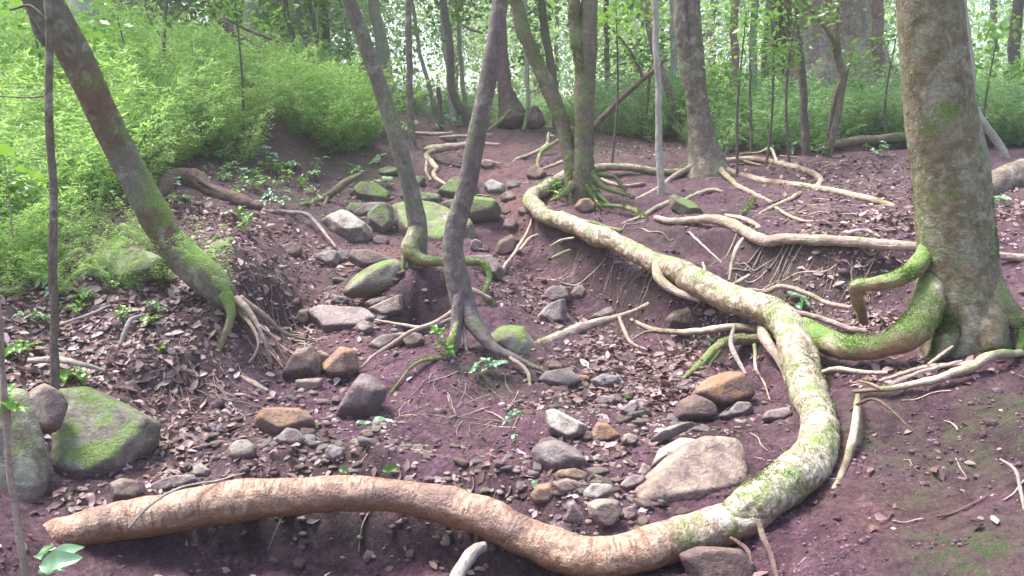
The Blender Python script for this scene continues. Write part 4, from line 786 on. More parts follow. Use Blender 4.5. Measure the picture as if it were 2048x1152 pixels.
woods(752,40,795,250,26,16,'whitish trunk glowing in the bright gap behind the slender grey trunk', crown=C_(0,5.5))
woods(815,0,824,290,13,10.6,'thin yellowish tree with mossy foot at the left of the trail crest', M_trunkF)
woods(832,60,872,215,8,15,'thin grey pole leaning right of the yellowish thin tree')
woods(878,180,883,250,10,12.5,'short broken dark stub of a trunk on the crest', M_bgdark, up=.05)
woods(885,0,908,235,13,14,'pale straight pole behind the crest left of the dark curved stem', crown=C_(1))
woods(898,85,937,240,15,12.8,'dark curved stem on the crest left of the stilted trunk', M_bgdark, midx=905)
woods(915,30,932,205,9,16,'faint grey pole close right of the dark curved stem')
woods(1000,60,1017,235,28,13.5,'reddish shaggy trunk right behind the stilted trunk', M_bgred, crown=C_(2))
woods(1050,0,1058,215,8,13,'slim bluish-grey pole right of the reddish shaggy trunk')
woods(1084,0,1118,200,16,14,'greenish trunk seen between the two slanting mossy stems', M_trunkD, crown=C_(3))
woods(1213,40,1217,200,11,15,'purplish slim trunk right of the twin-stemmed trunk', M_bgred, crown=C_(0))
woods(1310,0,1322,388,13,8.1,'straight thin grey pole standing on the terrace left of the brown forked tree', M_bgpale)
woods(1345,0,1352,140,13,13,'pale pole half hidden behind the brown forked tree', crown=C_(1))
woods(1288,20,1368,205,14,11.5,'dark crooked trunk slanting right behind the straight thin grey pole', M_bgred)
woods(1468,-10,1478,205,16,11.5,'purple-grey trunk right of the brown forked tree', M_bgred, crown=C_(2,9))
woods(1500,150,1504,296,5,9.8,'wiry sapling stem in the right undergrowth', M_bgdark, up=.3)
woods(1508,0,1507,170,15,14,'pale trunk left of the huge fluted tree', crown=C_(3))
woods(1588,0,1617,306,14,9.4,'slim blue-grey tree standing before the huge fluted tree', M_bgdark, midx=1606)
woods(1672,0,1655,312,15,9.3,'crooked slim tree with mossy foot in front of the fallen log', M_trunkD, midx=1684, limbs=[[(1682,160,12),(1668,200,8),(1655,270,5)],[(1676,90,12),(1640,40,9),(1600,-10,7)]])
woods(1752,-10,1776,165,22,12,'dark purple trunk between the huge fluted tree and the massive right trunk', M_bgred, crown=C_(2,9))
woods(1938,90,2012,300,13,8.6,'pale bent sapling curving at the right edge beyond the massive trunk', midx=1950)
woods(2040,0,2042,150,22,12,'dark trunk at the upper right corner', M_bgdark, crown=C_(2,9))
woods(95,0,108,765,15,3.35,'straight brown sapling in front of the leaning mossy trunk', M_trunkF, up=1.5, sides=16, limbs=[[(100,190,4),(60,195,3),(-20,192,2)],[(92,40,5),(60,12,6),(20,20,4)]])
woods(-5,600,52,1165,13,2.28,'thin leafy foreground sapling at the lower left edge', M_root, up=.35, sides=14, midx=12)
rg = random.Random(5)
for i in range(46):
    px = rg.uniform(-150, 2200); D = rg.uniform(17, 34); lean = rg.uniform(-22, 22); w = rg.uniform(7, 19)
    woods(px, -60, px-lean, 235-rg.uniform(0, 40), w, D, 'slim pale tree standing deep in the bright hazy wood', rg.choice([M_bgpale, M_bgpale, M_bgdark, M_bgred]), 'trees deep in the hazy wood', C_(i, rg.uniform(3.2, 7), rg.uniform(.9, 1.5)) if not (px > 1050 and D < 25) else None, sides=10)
# dark rough branch slanting at upper left, huge fluted tree
b = limb('dead_branch', M_dark, [(380,-20,12,14),(425,15,12,18),(460,60,12,20),(500,90,12,19),(530,125,12,14)], bump=.3); tag(b, 'dark rough branch slanting down through the bright leaves at upper left', 'branch')
b = limb('dead_branch', M_dark, [(440,30,12.3,5),(500,62,12.3,7),(560,85,12.3,7),(600,118,12.3,5)], bump=.2); tag(b, 'thin brown branch slanting just right of the dark rough branch', 'branch')
b = limb('dead_branch', M_bgred, [(922,48,12,5),(940,58,12,8),(965,66,12,6)], bump=.2); tag(b, 'short dark branch end left of the stilted trunk near the top', 'branch')
ft = at(1655, 170, 14.5); t = empty('tree', [ft[0], ft[1], h1(ft[0], ft[1])], 'huge fluted pale trunk with hanging aerial roots in the right background', 'tree')
M_flute = bark('fluted_trunk_bark', (.05,.032,.028), (.24,.175,.15), (.50,.40,.35), rough=.9, grain=(5, .5))
limb('trunk', M_flute, [(1650,-200,13.8,170),(1650,-40,13.8,185),(1655,60,13.8,195),(1662,130,13.8,235),(1668,200,13.8,280),(1672,240,14.5,300)], t, bump=.2, fluting=.26, sides=70)
rg = random.Random(8)
for i in range(22):
    x = rg.uniform(1515, 1600) if i < 14 else rg.uniform(1700, 1752); limb('aerial_root', rg.choice([M_bgpale, M_bgdark, M_bgpale]), [(x+rg.uniform(-8, 25), -120, 14.2, 6), (x+rg.uniform(-10, 10), 10, 14, rg.uniform(5, 10)), (x+rg.uniform(-8, 8), 90, 13.9, rg.uniform(5, 11)), (x+rg.uniform(-14, 5), 190, 13.8, rg.uniform(7, 12))], t, bump=.15, sides=8)
limb('hollow', M_dark, [(1580,-60,14.6,90),(1578,60,14.6,100),(1570,150,14.6,110),(1565,210,14.6,120)], t, bump=.3, fluting=.1)  # solid dark column: shade of the hollow behind the aerial roots, as colour
# root mass on the crest
cr = empty('stump', hit(1030, 243), 'dark tangled stump of roots on the trail crest behind the stilted trunk', 'stump')
limb('wood', M_dark, [(1012,180,13,30),(1020,215,12.9,55),(1030,245,12.8,70)], cr, bump=.4, fluting=.15)
limb('wood', M_dark, [(1068,215,12.6,20),(1070,232,12.6,36),(1072,250,12.5,44)], cr, bump=.4, fluting=.15)
limb('root', M_rootm, [(1055,215,12.4,8),(1052,240,12.3,9),(1046,262,12.2,6)], cr)
limb('root', M_rootm, [(1020,220,12.4,8),(1000,242,12.3,9),(975,262,12.2,6)], cr)
# understory saplings with bright broad leaves
for i, (px, py, D, sc, lab) in enumerate([(1490,75,8.6,1.,'bright broad-leaved sapling above the brown forked tree'),(1545,105,9,.7,'glossy-leaved shrub in front of the aerial roots'),(1600,8,8.8,.9,'leafy spray at the top before the huge fluted tree'),(1705,135,10.5,.6,'leafy sapling at the foot of the huge fluted tree'),(1795,90,10,1.,'sapling leaves left of the massive trunk top'),(1230,25,9.5,1.1,'leafy sapling right of the twin-stemmed trunk'),(1060,60,14,1.4,'pale leafy sapling above the trail crest'),(470,15,9,.9,'bright leaf spray at the upper left'),(240,95,8,1.1,'leafy sapling behind the leaning trunk'),(60,60,7,1.,'dark-leaved sapling at the upper left corner'),(900,30,14,1.3,'leafy sapling above the dark curved stem'),(1990,120,9,1.2,'leafy sapling right of the massive trunk'),(640,40,15,1.6,'hazy leafy sapling above the bright fern bank'),(1290,120,13,1.4,'leafy sapling around the dark crooked trunk'),(1440,200,11,1.,'low sapling right of the forked tree')]):
    c = at(px, py, D); z = h1(c[0], c[1]); t = empty('sapling', (c[0], c[1], z), lab, 'sapling')
    mb = MB(); r = .014; tube(mb, [(c[0], c[1], z-.05), (c[0]+random.uniform(-.1, .1), c[1]+.05, (z+c[2])/2), (c[0], c[1], c[2]+.3)], [r*1.4, r, r*.4], seed=i, sides=7); mb.build('stem', M_bgdark, t)
    o = bpy.data.objects.new('foliage', CRS[i % 3]); COL.objects.link(o); o.parent = t; o.location = (0, 0, c[2]-z); o.scale = (sc, sc, sc*.8); o.rotation_euler = (0, 0, i*1.3)
# ---------------------------------------------------------------- feathery undergrowth
def plant_np(seed, nst, hgt, kk=5, lf=.075):
    rg = np.random.default_rng(seed); Vs, Cs = [], []
    for s in range(nst):
        a = rg.random()*6.28; lean = .25+.75*rg.random(); L = hgt*(.6+.6*rg.random()); t = np.linspace(.15, 1, 15)
        d = np.array([math.cos(a), math.sin(a), 0]); st = d*(lean*L*.75*t**1.5)[:, None]+np.array([0, 0, 1])*(L*(t-.32*lean*t**2.4))[:, None]
        sd = np.array([-d[1], d[0], 0]); bl = L*.26*np.sin(math.pi*np.clip(t, .05, .97))**.8
        for sg in (-1, 1):
            B_ = unit(sd*sg+d*.55+[0, 0, .25]+rg.normal(size=(15, 3))*.18)
            for k in range(kk):
                q = st+B_*(bl*(k+.6)/kk)[:, None]; q[:, 2] -= bl*((k+.6)/kk)**2*.25
                n = len(q); A = unit(B_+sd*0+rg.normal(size=(n, 3))*.5+[0, 0, .2]); N = unit(rg.normal(size=(n, 3))*.5+[0, 0, 1.])
                V, _, _, _ = quad_batch(q, lf*hgt*(.7+.6*rg.random(n)), N, A, np.zeros((n, 3)), .24); Vs.append(V)
                Cs.append(np.repeat(.35+.4*t+rg.normal(0, .08, n), 4))
    return np.concatenate(Vs), np.concatenate(Cs)
PLN = [plant_np(70+i, 6, .85, 6, .058) for i in range(5)]
PLF = [plant_np(80+i, 7, .85, 9, .036) for i in range(4)]
def inpoly(xy, poly):
    r = np.zeros(len(xy), bool); x, y = xy.T; n = len(poly)
    for i in range(n):
        (x1, y1), (x2, y2) = poly[i], poly[i-1]
        c = ((y1 > y) != (y2 > y)) & (x < (x2-x1)*(y-y1)/(y2-y1+1e-12)+x1); r ^= c
    return r
def undergrowth(name, mat, polypx, n, sc, seed, label, PL=None):
    PL = PL or PLN
    poly = [tuple(at(a, b, c)[:2]) for a, b, c in polypx]; pa = np.array(poly); rg = np.random.default_rng(seed); lo, hi = pa.min(0), pa.max(0); got = []
    while sum(map(len, got)) < n:
        q = lo+(hi-lo)*rg.random((4000, 2)); q = q[inpoly(q, poly)]; d = fbm(np.column_stack([q*.9, q[:, 0]*0]), 2, seed); got.append(q[rg.random(len(q)) < .55+.9*d])
    xy = np.concatenate(got)[:n]; z = H(xy); mb = MB()
    tone = fbm(np.column_stack([xy*.8, xy[:, 0]*0]), 2, seed+9)*.5
    for i in range(n):
        V, c = PL[rg.integers(len(PL))]; a = rg.random()*6.28; s = sc*(.6+.7*rg.random()); R_ = np.array([[math.cos(a), -math.sin(a), 0], [math.sin(a), math.cos(a), 0], [0, 0, 1]])
        mb.V.append((V@R_.T)*s+[xy[i, 0], xy[i, 1], z[i]-.03]); cc = np.clip(c+tone[i], 0, 1); mb.C.append(np.column_stack([cc]*3)); mb.UV.append(np.zeros((len(V), 2)))
        mb.Q.append(np.arange(len(V)).reshape(-1, 4)+mb.n); mb.n += len(V)
    o = mb.build(name, mat, origin=(0, 0, 0), smooth=False); return tag(o, label, None, None, 'stuff')
undergrowth('undergrowth', L_fern, [(-250,560,4.4),(100,520,4.6),(190,470,5.2),(300,390,6.6),(420,345,7.8),(560,340,8.7),(680,345,8.9),(750,315,10.0),(790,270,12.0),(770,235,14),(720,200,14),(600,150,19),(-100,100,18),(-500,200,9)], 760, 1.1, 1, 'bright green feathery fern undergrowth covering the left slope')
undergrowth('undergrowth', L_fern, [(-250,620,3.9),(60,560,4.2),(170,500,4.9),(260,440,5.7),(330,370,7),(420,330,8),(300,250,9.5),(-300,300,7)], 330, .75, 4, 'bright green feathery ferns nearest the camera on the left slope', PLF)
undergrowth('undergrowth', L_fernc, [(1190,262,12.4),(1350,285,10.9),(1480,298,10.1),(1620,292,10.2),(1830,280,10.4),(1960,282,10.3),(2150,300,10),(2500,250,18),(1700,200,20),(1150,240,18)], 850, 1.2, 2, 'cool green feathery undergrowth on the right beyond the litter')
undergrowth('undergrowth', L_fernc, [(1210,268,12.2),(1330,284,11.2),(1440,306,9.9),(1560,308,9.9),(1640,304,9.9),(1830,290,10.2),(2150,300,10),(2250,280,12.8),(1700,262,13.4),(1250,262,13.4)], 420, .9, 14, 'cool green feathery undergrowth fringe at the edge of the right litter')
undergrowth('undergrowth', L_fernc, [(640,240,15),(1180,240,13.6),(1300,220,20),(1500,200,28),(500,200,28)], 420, .9, 3, 'pale low undergrowth behind the trail crest')
# distant forest mass
def distant():
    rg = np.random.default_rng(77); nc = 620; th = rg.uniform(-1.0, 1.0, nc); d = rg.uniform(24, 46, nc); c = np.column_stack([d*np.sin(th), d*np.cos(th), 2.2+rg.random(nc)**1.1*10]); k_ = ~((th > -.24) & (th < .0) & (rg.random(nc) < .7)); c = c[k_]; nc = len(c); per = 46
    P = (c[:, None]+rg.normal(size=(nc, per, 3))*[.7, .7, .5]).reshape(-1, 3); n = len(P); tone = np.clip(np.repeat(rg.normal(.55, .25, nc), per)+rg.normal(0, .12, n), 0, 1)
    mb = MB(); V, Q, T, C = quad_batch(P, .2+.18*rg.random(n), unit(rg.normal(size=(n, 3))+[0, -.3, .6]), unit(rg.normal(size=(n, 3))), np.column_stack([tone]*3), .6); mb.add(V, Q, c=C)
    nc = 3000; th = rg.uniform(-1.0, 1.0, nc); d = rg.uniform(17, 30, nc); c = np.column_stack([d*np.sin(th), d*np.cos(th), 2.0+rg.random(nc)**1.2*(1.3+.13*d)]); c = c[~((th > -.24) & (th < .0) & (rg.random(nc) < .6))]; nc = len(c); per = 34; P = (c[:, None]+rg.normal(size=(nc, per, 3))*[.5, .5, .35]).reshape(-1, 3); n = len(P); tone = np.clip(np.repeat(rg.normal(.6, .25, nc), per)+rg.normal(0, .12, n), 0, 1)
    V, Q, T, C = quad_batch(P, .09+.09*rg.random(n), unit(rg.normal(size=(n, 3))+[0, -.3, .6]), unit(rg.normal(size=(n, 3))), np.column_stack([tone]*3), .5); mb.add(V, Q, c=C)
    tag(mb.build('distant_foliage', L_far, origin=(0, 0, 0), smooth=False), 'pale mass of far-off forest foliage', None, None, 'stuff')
distant()
# ---------------------------------------------------------------- leaf litter
def litterf(xy): return np.clip((litter(xy)**1.7*.9+.008)*np.where((xy[:, 1] < 3.7) & (np.abs(xy[:, 0]) < 1.6), .45, 1), 0, 1)
lx = np.concatenate([sample_map(litterf, 17000, (2.2, 6.5), 21), sample_map(litterf, 9000, (4.5, 14), 22)]); lz = H(lx); LP = np.column_stack([lx, lz+.006]); LP = LP[inframe(LP, -60)]
rg = np.random.default_rng(9); e = .02
nx = -(H(LP[:, :2]+[e, 0])-LP[:, 2]+.006)/e; ny = -(H(LP[:, :2]+[0, e])-LP[:, 2]+.006)/e
LN = unit(np.column_stack([np.clip(nx, -1, 1), np.clip(ny, -1, 1), np.ones(len(LP))])+rg.normal(size=(len(LP), 3))*.35)
ls = np.clip(np.exp(rg.normal(math.log(.033), .5, len(LP))), .014, .10); tone = np.clip(rg.beta(1.6, 1.9, len(LP)), 0, 1)
big = np.argsort(-ls/LP[:, 1]*inframe(LP, 15)*(LP[:, 1] > 2.3)); ind = big[:190]; rest = np.setdiff1d(np.arange(len(LP)), ind)
A = rg.normal(size=(len(LP), 3)); A[:, 2] *= .2
V, Q, T, C = leaf_batch(LP[rest], ls[rest], LN[rest], A[rest], np.column_stack([tone[rest]]*3), .5, .14, .14)
mb = MB(); mb.add(V, Q, T, c=C); tag(mb.build('leaf_litter', L_lit, origin=(0, 0, 0)), 'dry fallen leaf litter scattered over the soil', None, None, 'stuff')
LM = []
for i in range(8):
    V, Q, T, C = leaf_hi(np.zeros((1, 3)), np.array([1.]), np.array([[0, 0, 1.]]), np.array([[1., 0, 0]]), np.full((1, 3), (i+.5)/8), .40+.06*(i % 4), .04+.14*(i % 3)); V = V-[.5, 0, 0]
    mb = MB(); mb.add(V, Q, T, c=C); LM.append(mb.mesh('fallen_leaf', L_lit))
for k in ind:
    o = bpy.data.objects.new('fallen_leaf', LM[min(7, int(tone[k]*8))]); COL.objects.link(o); o.location = LP[k]; o.scale = (ls[k],)*3
    o.rotation_mode = 'QUATERNION'; o.rotation_quaternion = Vector(LN[k]).to_track_quat('Z', 'Y') @ __import__('mathutils').Quaternion((0, 0, 1), random.uniform(0, 6.28))
    tag(o, 'dry curled brown fallen leaf on the forest floor', 'fallen leaf', 'fallen leaves on the forest floor')
def leaf_at(px, py, size, ang, mat, label, tone=.6, asp=.45):
    p = hit(px, py); n = slope(p[0], p[1]); a = math.radians(ang); V, Q, T, C = leaf_hi(np.zeros((1, 3)), np.array([size*p[1]/F]), unit(n[None]+[0, -.25, 0]), np.array([[math.cos(a), math.sin(a)*.8, math.sin(a)*.3]]), np.full((1, 3), tone), asp*1.1)
    mb = MB(); mb.add(V+p+n*.012, Q, T, c=C); return tag(mb.build('fallen_leaf', mat, origin=p+n*.012), label, 'fallen leaf')
leaf_at(1248,800,46,5,L_bright,'deep green fallen leaf on the stones of the right trail arm',.0)
leaf_at(712,852,36,10,L_blue,'dull teal leaf below the purple-grey boulder',.4)
leaf_at(745,848,50,-5,L_blue,'broad pale teal leaf on the flat tan chip',.9,.6)
leaf_at(680,944,34,-10,L_bright,'green leaf behind the front root at left centre',.0)
leaf_at(765,942,38,15,L_bright,'green leaf pointing up behind the front root at centre',.1)
leaf_at(1065,966,26,-70,L_blue,'small green leaf above the ochre rounded stone',.8)
leaf_at(912,982,26,10,L_bright,'little green leaf on the front root edge',.2)
leaf_at(1115,1056,62,-12,L_lit,'large pale pink curled leaf resting on the front root',1.)
leaf_at(1022,905,36,-30,L_lit,'grey-lilac leaf at the foot of the central mound',.9)
leaf_at(1185,892,34,0,L_lit,'cream leaf beside the red-brown angular rock',1.)
leaf_at(1210,900,34,30,L_lit,'pale leaf lapping the cream leaf',.95)
leaf_at(105,1000,40,75,L_ochre if False else L_lit,'rusty leaf standing at the lower left under the mossy slab',.45)
leaf_at(468,760,22,80,L_lit,'small white leaf on the dark left bank',1.)
leaf_at(1925,700,40,-30,L_lit,'brown leaf on the pale root below the massive trunk',.35)
leaf_at(1945,755,34,-75,L_lit,'lilac leaf hanging below the sweeping pale root',.9)
leaf_at(1995,1055,34,80,L_lit,'pinkish leaf on the moist right bank near the edge',.95)
leaf_at(1165,930,34,70,L_lit,'rose-coloured leaf right of the mauve boulder',.8)
leaf_at(530,895,0.1,0,L_lit,'x',.5) if False else None
# soil crumbs
def crumbs():
    rg = np.random.default_rng(44); n = 48000; y = 2.1+6*rg.random(n)**1.6; x = (rg.random(n)*2-1)*(.3+.75*y); xy = np.column_stack([x, y])
    xy = xy[rg.random(n) < np.clip(.25+.9*fbm(np.column_stack([xy*3, x*0]), 3, 4), 0, 1)]; P = np.column_stack([xy, H(xy)]); n = len(P); D1, T1 = ico(1); s = np.exp(rg.normal(math.log(.0058), .5, n))*(.5+P[:, 1]/6)
    V = (D1[None]*(1+.5*(rg.random((n, len(D1), 1))-.5))*s[:, None, None]*[1.1, 1, .75]+P[:, None]); T = T1[None]+np.arange(n)[:, None, None]*len(D1)
    n_ = NT('crumbly_soil'); tc = n_.N('ShaderNodeTexCoord'); f = n_.noise(tc.outputs['Object'], 30, 4, .8); m = n_.done(n_.principled(n_.ramp(f, [(.38, (.035, .017, .023)), (.52, (.10, .052, .07)), (.66, (.24, .155, .18))]), .85))
    mb = MB(); mb.add(V.reshape(-1, 3), T=T.reshape(-1, 3)); tag(mb.build('soil_crumbs', m, origin=(0, 0, 0)), 'loose crumbs of purple soil over the bare ground', None, None, 'stuff')
crumbs()
# ---------------------------------------------------------------- seedlings and leafy tufts
def seedling(px, py, label, n=8, hgt=40, ls=16, mat=L_bright, D=None, spread=1., name='seedling', top=None):
    p = hit(px, py) if D is None else at(px, py, D); rgn = np.random.default_rng(int(px*3+py)); k = p[1]/F
    t = empty(name, p, label, 'plant'); mb = MB(); tip = p+[0, 0, hgt*k]
    tube(mb, [p-[0, 0, .01], (p+tip)/2+[.004, 0, 0], tip], [.0022+k*.6, .0018+k*.5, .001], seed=1, sides=6); mb.build('stem', M_root, t)
    q = p+np.column_stack([rgn.normal(0, .12*spread*hgt*k, n), rgn.normal(0, .12*spread*hgt*k, n), hgt*k*(.35+.65*rgn.random(n))]); A = unit(np.column_stack([rgn.normal(size=(n, 2)), rgn.normal(0, .3, n)]))
    N = unit(np.column_stack([rgn.normal(0, .3, n), rgn.normal(-.25, .3, n), np.ones(n)]))
    V, Q, T, C = leaf_hi(q, ls*k*(.7+.6*rgn.random(n)), N, A, np.column_stack([np.clip(rgn.normal(.6, .25, n), 0, 1)]*3), .5)
    mb = MB(); mb.add(V, Q, T, c=C); mb.build('leaves', mat, t); return t
seedling(1022,868,'small seedling with pale leaves right of the central mound',8,50,22,L_blue)
seedling(1600,612,'two-leaved seedling on the bank by the crooked slim root',5,26,34,L_blue)
seedling(1030,880,'tiny sprout low on the right side of the central mound',5,14,16,L_blue)
seedling(985,750,'leafy seedling at the foot of the right stilt root',9,40,26,L_blue)
seedling(955,760,'pale seedling between the stilt roots of the central trunk',7,34,24,L_blue)
seedling(890,715,'green seedling clinging to the left stilt root',8,60,28,L_bright,D=4.1)
seedling(875,680,'narrow-leaved seedling left of the stilted trunk',5,34,22,L_bright,D=4.12)
seedling(492,470,'glossy seedling on the left slope beside the leaning trunk',8,36,26,L_bright)
seedling(475,445,'second glossy seedling just above the first on the left slope',6,30,24,L_bright)
seedling(1415,690,'tiny seedling under the knobbly pale root',4,14,18,L_blue)
seedling(1110,395,'bushy seedling at the left foot of the twin-stemmed trunk',16,34,16,L_bright,spread=2)
seedling(1130,405,'leafy tuft before the mossy foot of the twin-stemmed trunk',14,26,15,L_bright,spread=2)
seedling(330,705,'low seedling in the left leaf litter',6,16,20,L_bright)
seedling(300,650,'green seedling in litter below the wide mossy rock',7,22,22,L_bright)
seedling(150,760,'leafy seedling beside the straight brown sapling',12,34,30,L_bright,spread=2)
seedling(40,720,'seedling in the litter at the left edge',12,40,32,L_bright,spread=2)
seedling(1655,305,'leafy tuft at the foot of the crooked slim tree',14,20,12,L_bright,spread=2)
seedling(1620,305,'leafy tuft at the foot of the slim blue-grey tree',12,18,12,L_bright,spread=2)
seedling(2000,410,'fern-like seedling behind the massive trunk',8,20,20,L_blue)
seedling(20,845,'leaf spray of the thin foreground sapling',9,66,46,L_bright,D=2.3,spread=1.4)
seedling(90,1165,'large waxy-leaved seedling at the bottom left corner',4,56,78,L_blue,D=2.25,spread=1.)
seedling(25,470,'broad-leaved plant at the left edge beside the brown sapling',16,180,60,L_bright,D=3.4,spread=.9)
seedling(200,560,'leafy weed in front of the wide mossy rock',12,40,28,L_fernc,spread=2)
def tuft(px, py, sc, label, mat=L_fernc, D=None):
    p = hit(px, py) if D is None else at(px, py, D); V, c = PLF[random.randrange(4)]; mb = MB(); c = np.clip(c, 0, 1); mb.add(V*sc+p, np.arange(len(V)).reshape(-1, 4), c=np.column_stack([c]*3)); return tag(mb.build('fern', mat, origin=p, smooth=False), label, 'fern')
tuft(430,560,.42,'feathery fern tuft draped over the foot of the leaning trunk',L_fern,D=4.12)
tuft(395,545,.36,'smaller fern tuft left of the one on the leaning trunk foot',L_fern,D=4.1)
tuft(455,590,.3,'fern sprig hanging where the leaning trunk meets the bank',L_fern,D=4.05)
tuft(110,560,.42,'fern by the straight brown sapling',L_fern); tuft(230,520,.4,'fern brushing the wide mossy rock',L_fern); tuft(30,600,.4,'fern at the left edge above the litter',L_fern)
rgp = random.Random(3)
for i in range(18):
    px, py = rgp.uniform(60, 350), rgp.uniform(430, 600)
    f = tuft(px, py, rgp.uniform(.28, .5), 'small feathery fern at the lower edge of the left undergrowth', L_fern); f['group'] = 'small ferns below the left undergrowth'
for i in range(80):
    px, py = rgp.choice([(rgp.uniform(400,780), rgp.uniform(300,390)), (rgp.uniform(330,700), rgp.uniform(330,420)), (rgp.uniform(440,640), rgp.uniform(330,400)), (rgp.uniform(1450,1800), rgp.uniform(290,315)), (rgp.uniform(780,1150), rgp.uniform(250,285)), (rgp.uniform(0,330), rgp.uniform(560,660))])
    t = seedling(px, py, 'small green weed sprouting on the forest floor', rgp.randint(6, 14), rgp.uniform(14, 30), rgp.uniform(11, 20), rgp.choice([L_bright, L_fernc, L_blue]), spread=2.2); t['group'] = 'small weeds on the forest floor'
# ---------------------------------------------------------------- twigs and fine rootlets
rgt = random.Random(12)
tw = splat([(1500,850,.3,1),(1600,500,.6,.6),(1550,400,.8,1),(1700,420,.6,.8),(1250,760,.4,.6),(200,650,.5,.7),(350,700,.4,.8),(450,500,.5,.7),(1750,380,.8,.8),(1750,720,.3,1),(1850,1000,.5,.6),(1700,880,.4,.8),(900,800,.4,.8),(1150,560,.5,.4),(1450,600,.4,.5),(650,900,.4,.4),(1050,620,.3,.4)])
txy = sample_map(tw, 130, (2.2, 9.5), 33); tz = H(txy); TP = np.column_stack([txy, tz]); TP = TP[inframe(TP)]
for p in TP:
    a = rgt.uniform(0, 6.28); L = rgt.uniform(.05, .22); r = rgt.uniform(.0015, .0045); P_ = []
    for k in range(4):
        x, y = p[0]+math.cos(a)*L*(k/3-.5)+rgt.uniform(-.012, .012), p[1]+math.sin(a)*L*(k/3-.5)+rgt.uniform(-.012, .012); P_.append((x, y, h1(x, y)+r+rgt.uniform(0, .008)))
    mb = MB(); tube(mb, P_, [r, r, r*.8, r*.5], seed=rgt.randint(0, 999), sides=6); tag(mb.build('twig', rgt.choice([M_paleroot, M_paleroot, M_deadgrey, M_root, M_dark]), origin=p), 'thin dry twig lying on the soil', 'twig', 'dry twigs scattered on the soil')
for i in range(170):
    px, py = rgt.choice([(rgt.uniform(480,560), rgt.uniform(480,700)), (rgt.uniform(780,1060), rgt.uniform(740,860)), (rgt.uniform(1080,1300), rgt.uniform(480,560)), (rgt.uniform(1400,1800), rgt.uniform(500,600)), (rgt.uniform(300,480), rgt.uniform(720,800))])
    p = hit(px, py); n = slope(p[0], p[1]); L = rgt.uniform(.07, .34); r = rgt.uniform(.001, .0034); dn = np.array([n[0], n[1], 0]); dn = dn/(np.linalg.norm(dn)+1e-6); a = rgt.uniform(-.7, .7); P_ = []
    for k in range(5):
        x = p[0]+(dn[0]*math.cos(a)-dn[1]*math.sin(a))*L*k/5+rgt.uniform(-.008, .008); y = p[1]+(dn[1]*math.cos(a)+dn[0]*math.sin(a))*L*k/5+rgt.uniform(-.008, .008); P_.append((x, y, h1(x, y)+.004+rgt.uniform(0, .006)))
    mb = MB(); tube(mb, P_, [r, r*.9, r*.8, r*.6, r*.3], seed=i, sides=5); tag(mb.build('rootlet', rgt.choice([M_paleroot, M_root, M_deadgrey]), origin=p), 'fine hair-thin rootlet trailing down the bare soil bank', 'rootlet', 'fine rootlets on the soil banks')

L_moss = leafmat('moss_nap', [(.03,.05,.014), (.07,.11,.025), (.125,.175,.045), (.22,.26,.09)], .2, .8, .1)
for o in [o for o in COL.objects if o.type == 'MESH' and o.data.materials and o.name.split('.')[0] in ('root', 'trunk', 'stem', 'exposed_root')]:
    m = o.data.materials[0]; P0 = np.array(o.parent.location if o.parent else o.location)
    if P0[1] > 9.6: continue
    q = {'cream_mossy_root_bark': (3600, .05), 'green_root_bark': (700, .05), 'mossy_root_bark': (9000, .16), 'mossy_trunk_bark': (5000, .02), 'mottled_trunk_bark': (5000, .28), 'smooth_trunk_bark': (1200, .4)}.get(m.name)
    if q: moss_fuzz(o, L_moss, q[0], q[1], .0075 if P0[1] < 6 else .013, int(P0[0]*50)+900)

for i in range(74):
    px, py = rgt.choice([(rgt.uniform(1430,1800), rgt.uniform(315,430)), (rgt.uniform(850,1110), rgt.uniform(285,400)), (rgt.uniform(480,640), rgt.uniform(620,720)), (rgt.uniform(1200,1800), rgt.uniform(370,480)), (rgt.uniform(1350,1800), rgt.uniform(500,620)), (rgt.uniform(1080,1300), rgt.uniform(520,600)), (rgt.uniform(1350,1800), rgt.uniform(500,620))])
    p = hit(px, py); a = rgt.uniform(-.7, .7)+rgt.choice([0, 3.14]); L = rgt.uniform(.15, .5); r = rgt.uniform(.003, .009); P_ = []
    for k in range(6):
        x, y = p[0]+math.cos(a)*L*(k/5-.5)+rgt.uniform(-.02, .02), p[1]+math.sin(a)*L*(k/5-.5)+rgt.uniform(-.02, .02); P_.append((x, y, h1(x, y)+r*rgt.uniform(-.2, 1.2)))
    mb = MB(); tube(mb, P_, [r*.7, r, r, r*.9, r*.7, r*.4], seed=i+50, sides=7, bump=.25); tag(mb.build('surface_root', rgt.choice([M_paleroot, M_root, M_root, M_deadgrey, M_dark]), origin=p), 'slim exposed root snaking over bare purple soil', 'tree root', 'slim roots snaking over the bare soil')
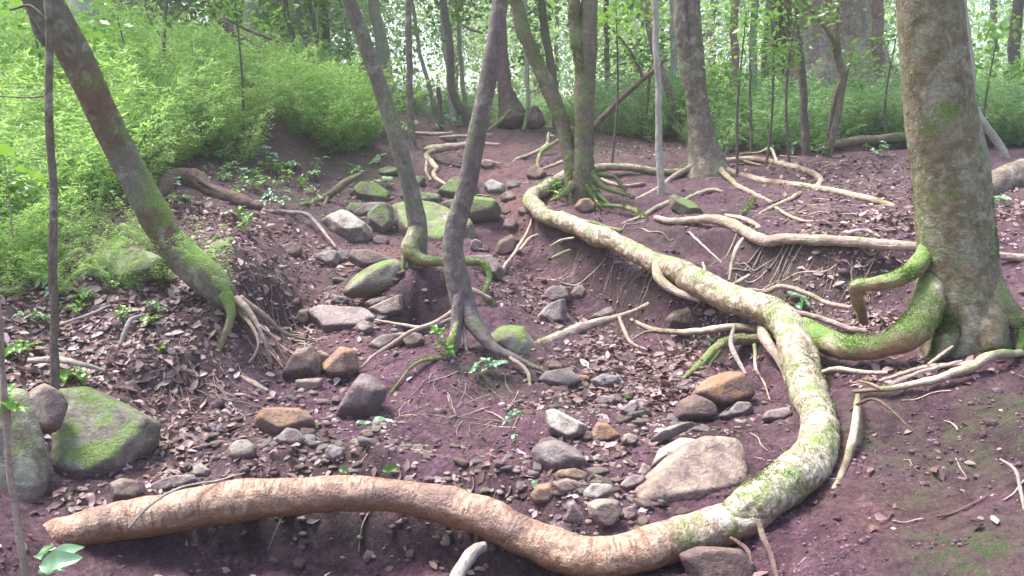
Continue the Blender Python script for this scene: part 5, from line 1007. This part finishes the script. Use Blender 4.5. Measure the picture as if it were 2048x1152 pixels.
# ---------------------------------------------------------------- light, air, view
w = bpy.data.worlds.new('World'); scene.world = w; w.use_nodes = True; nt = w.node_tree; bg = nt.nodes['Background']
sky = nt.nodes.new('ShaderNodeTexSky'); sky.sky_type = 'NISHITA'; sky.sun_disc = False; SE, SR = math.radians(64), math.radians(-62)
sky.sun_elevation = SE; sky.sun_rotation = SR; sky.air_density = 1.2; sky.dust_density = 4; sky.ozone_density = 1
nt.links.new(sky.outputs[0], bg.inputs[0]); bg.inputs[1].default_value = .075
sun = bpy.data.lights.new('sun', 'SUN'); sun.energy = 1.5; sun.angle = math.radians(22); sun.color = (1, .97, .92)
so = bpy.data.objects.new('sun', sun); COL.objects.link(so)
d = Vector((math.sin(SR)*math.cos(SE), math.cos(SR)*math.cos(SE), math.sin(SE))); so.rotation_euler = d.to_track_quat('Z', 'Y').to_euler(); so.location = d*30
HAZE = True
if HAZE:
    V = np.array([[x, y, z] for x in (-48, 48) for y in (-6, 60) for z in (-4, 26)], float); Qh = [[0, 1, 3, 2], [4, 6, 7, 5], [0, 4, 5, 1], [2, 3, 7, 6], [0, 2, 6, 4], [1, 5, 7, 3]]
    m = bpy.data.materials.new('haze'); m.use_nodes = True; t = m.node_tree; t.nodes.clear(); o_ = t.nodes.new('ShaderNodeOutputMaterial'); v = t.nodes.new('ShaderNodeVolumePrincipled')
    v.inputs['Color'].default_value = (.93, .97, .95, 1); v.inputs['Density'].default_value = .0028; v.inputs['Anisotropy'].default_value = .3; t.links.new(v.outputs[0], o_.inputs['Volume'])
    o = bpy.data.objects.new('haze', mesh_np('haze', V, [Qh], m, smooth=False)); COL.objects.link(o); o['kind'] = 'stuff'
scene.view_settings.view_transform = 'Standard'; scene.view_settings.look = 'None'; scene.view_settings.exposure = 2.65; scene.view_settings.gamma = 1
scene.cycles.max_bounces = 6; scene.cycles.diffuse_bounces = 3; scene.cycles.transmission_bounces = 3; scene.cycles.volume_bounces = 1; scene.cycles.transparent_max_bounces = 4
scene.cycles.use_denoising = True
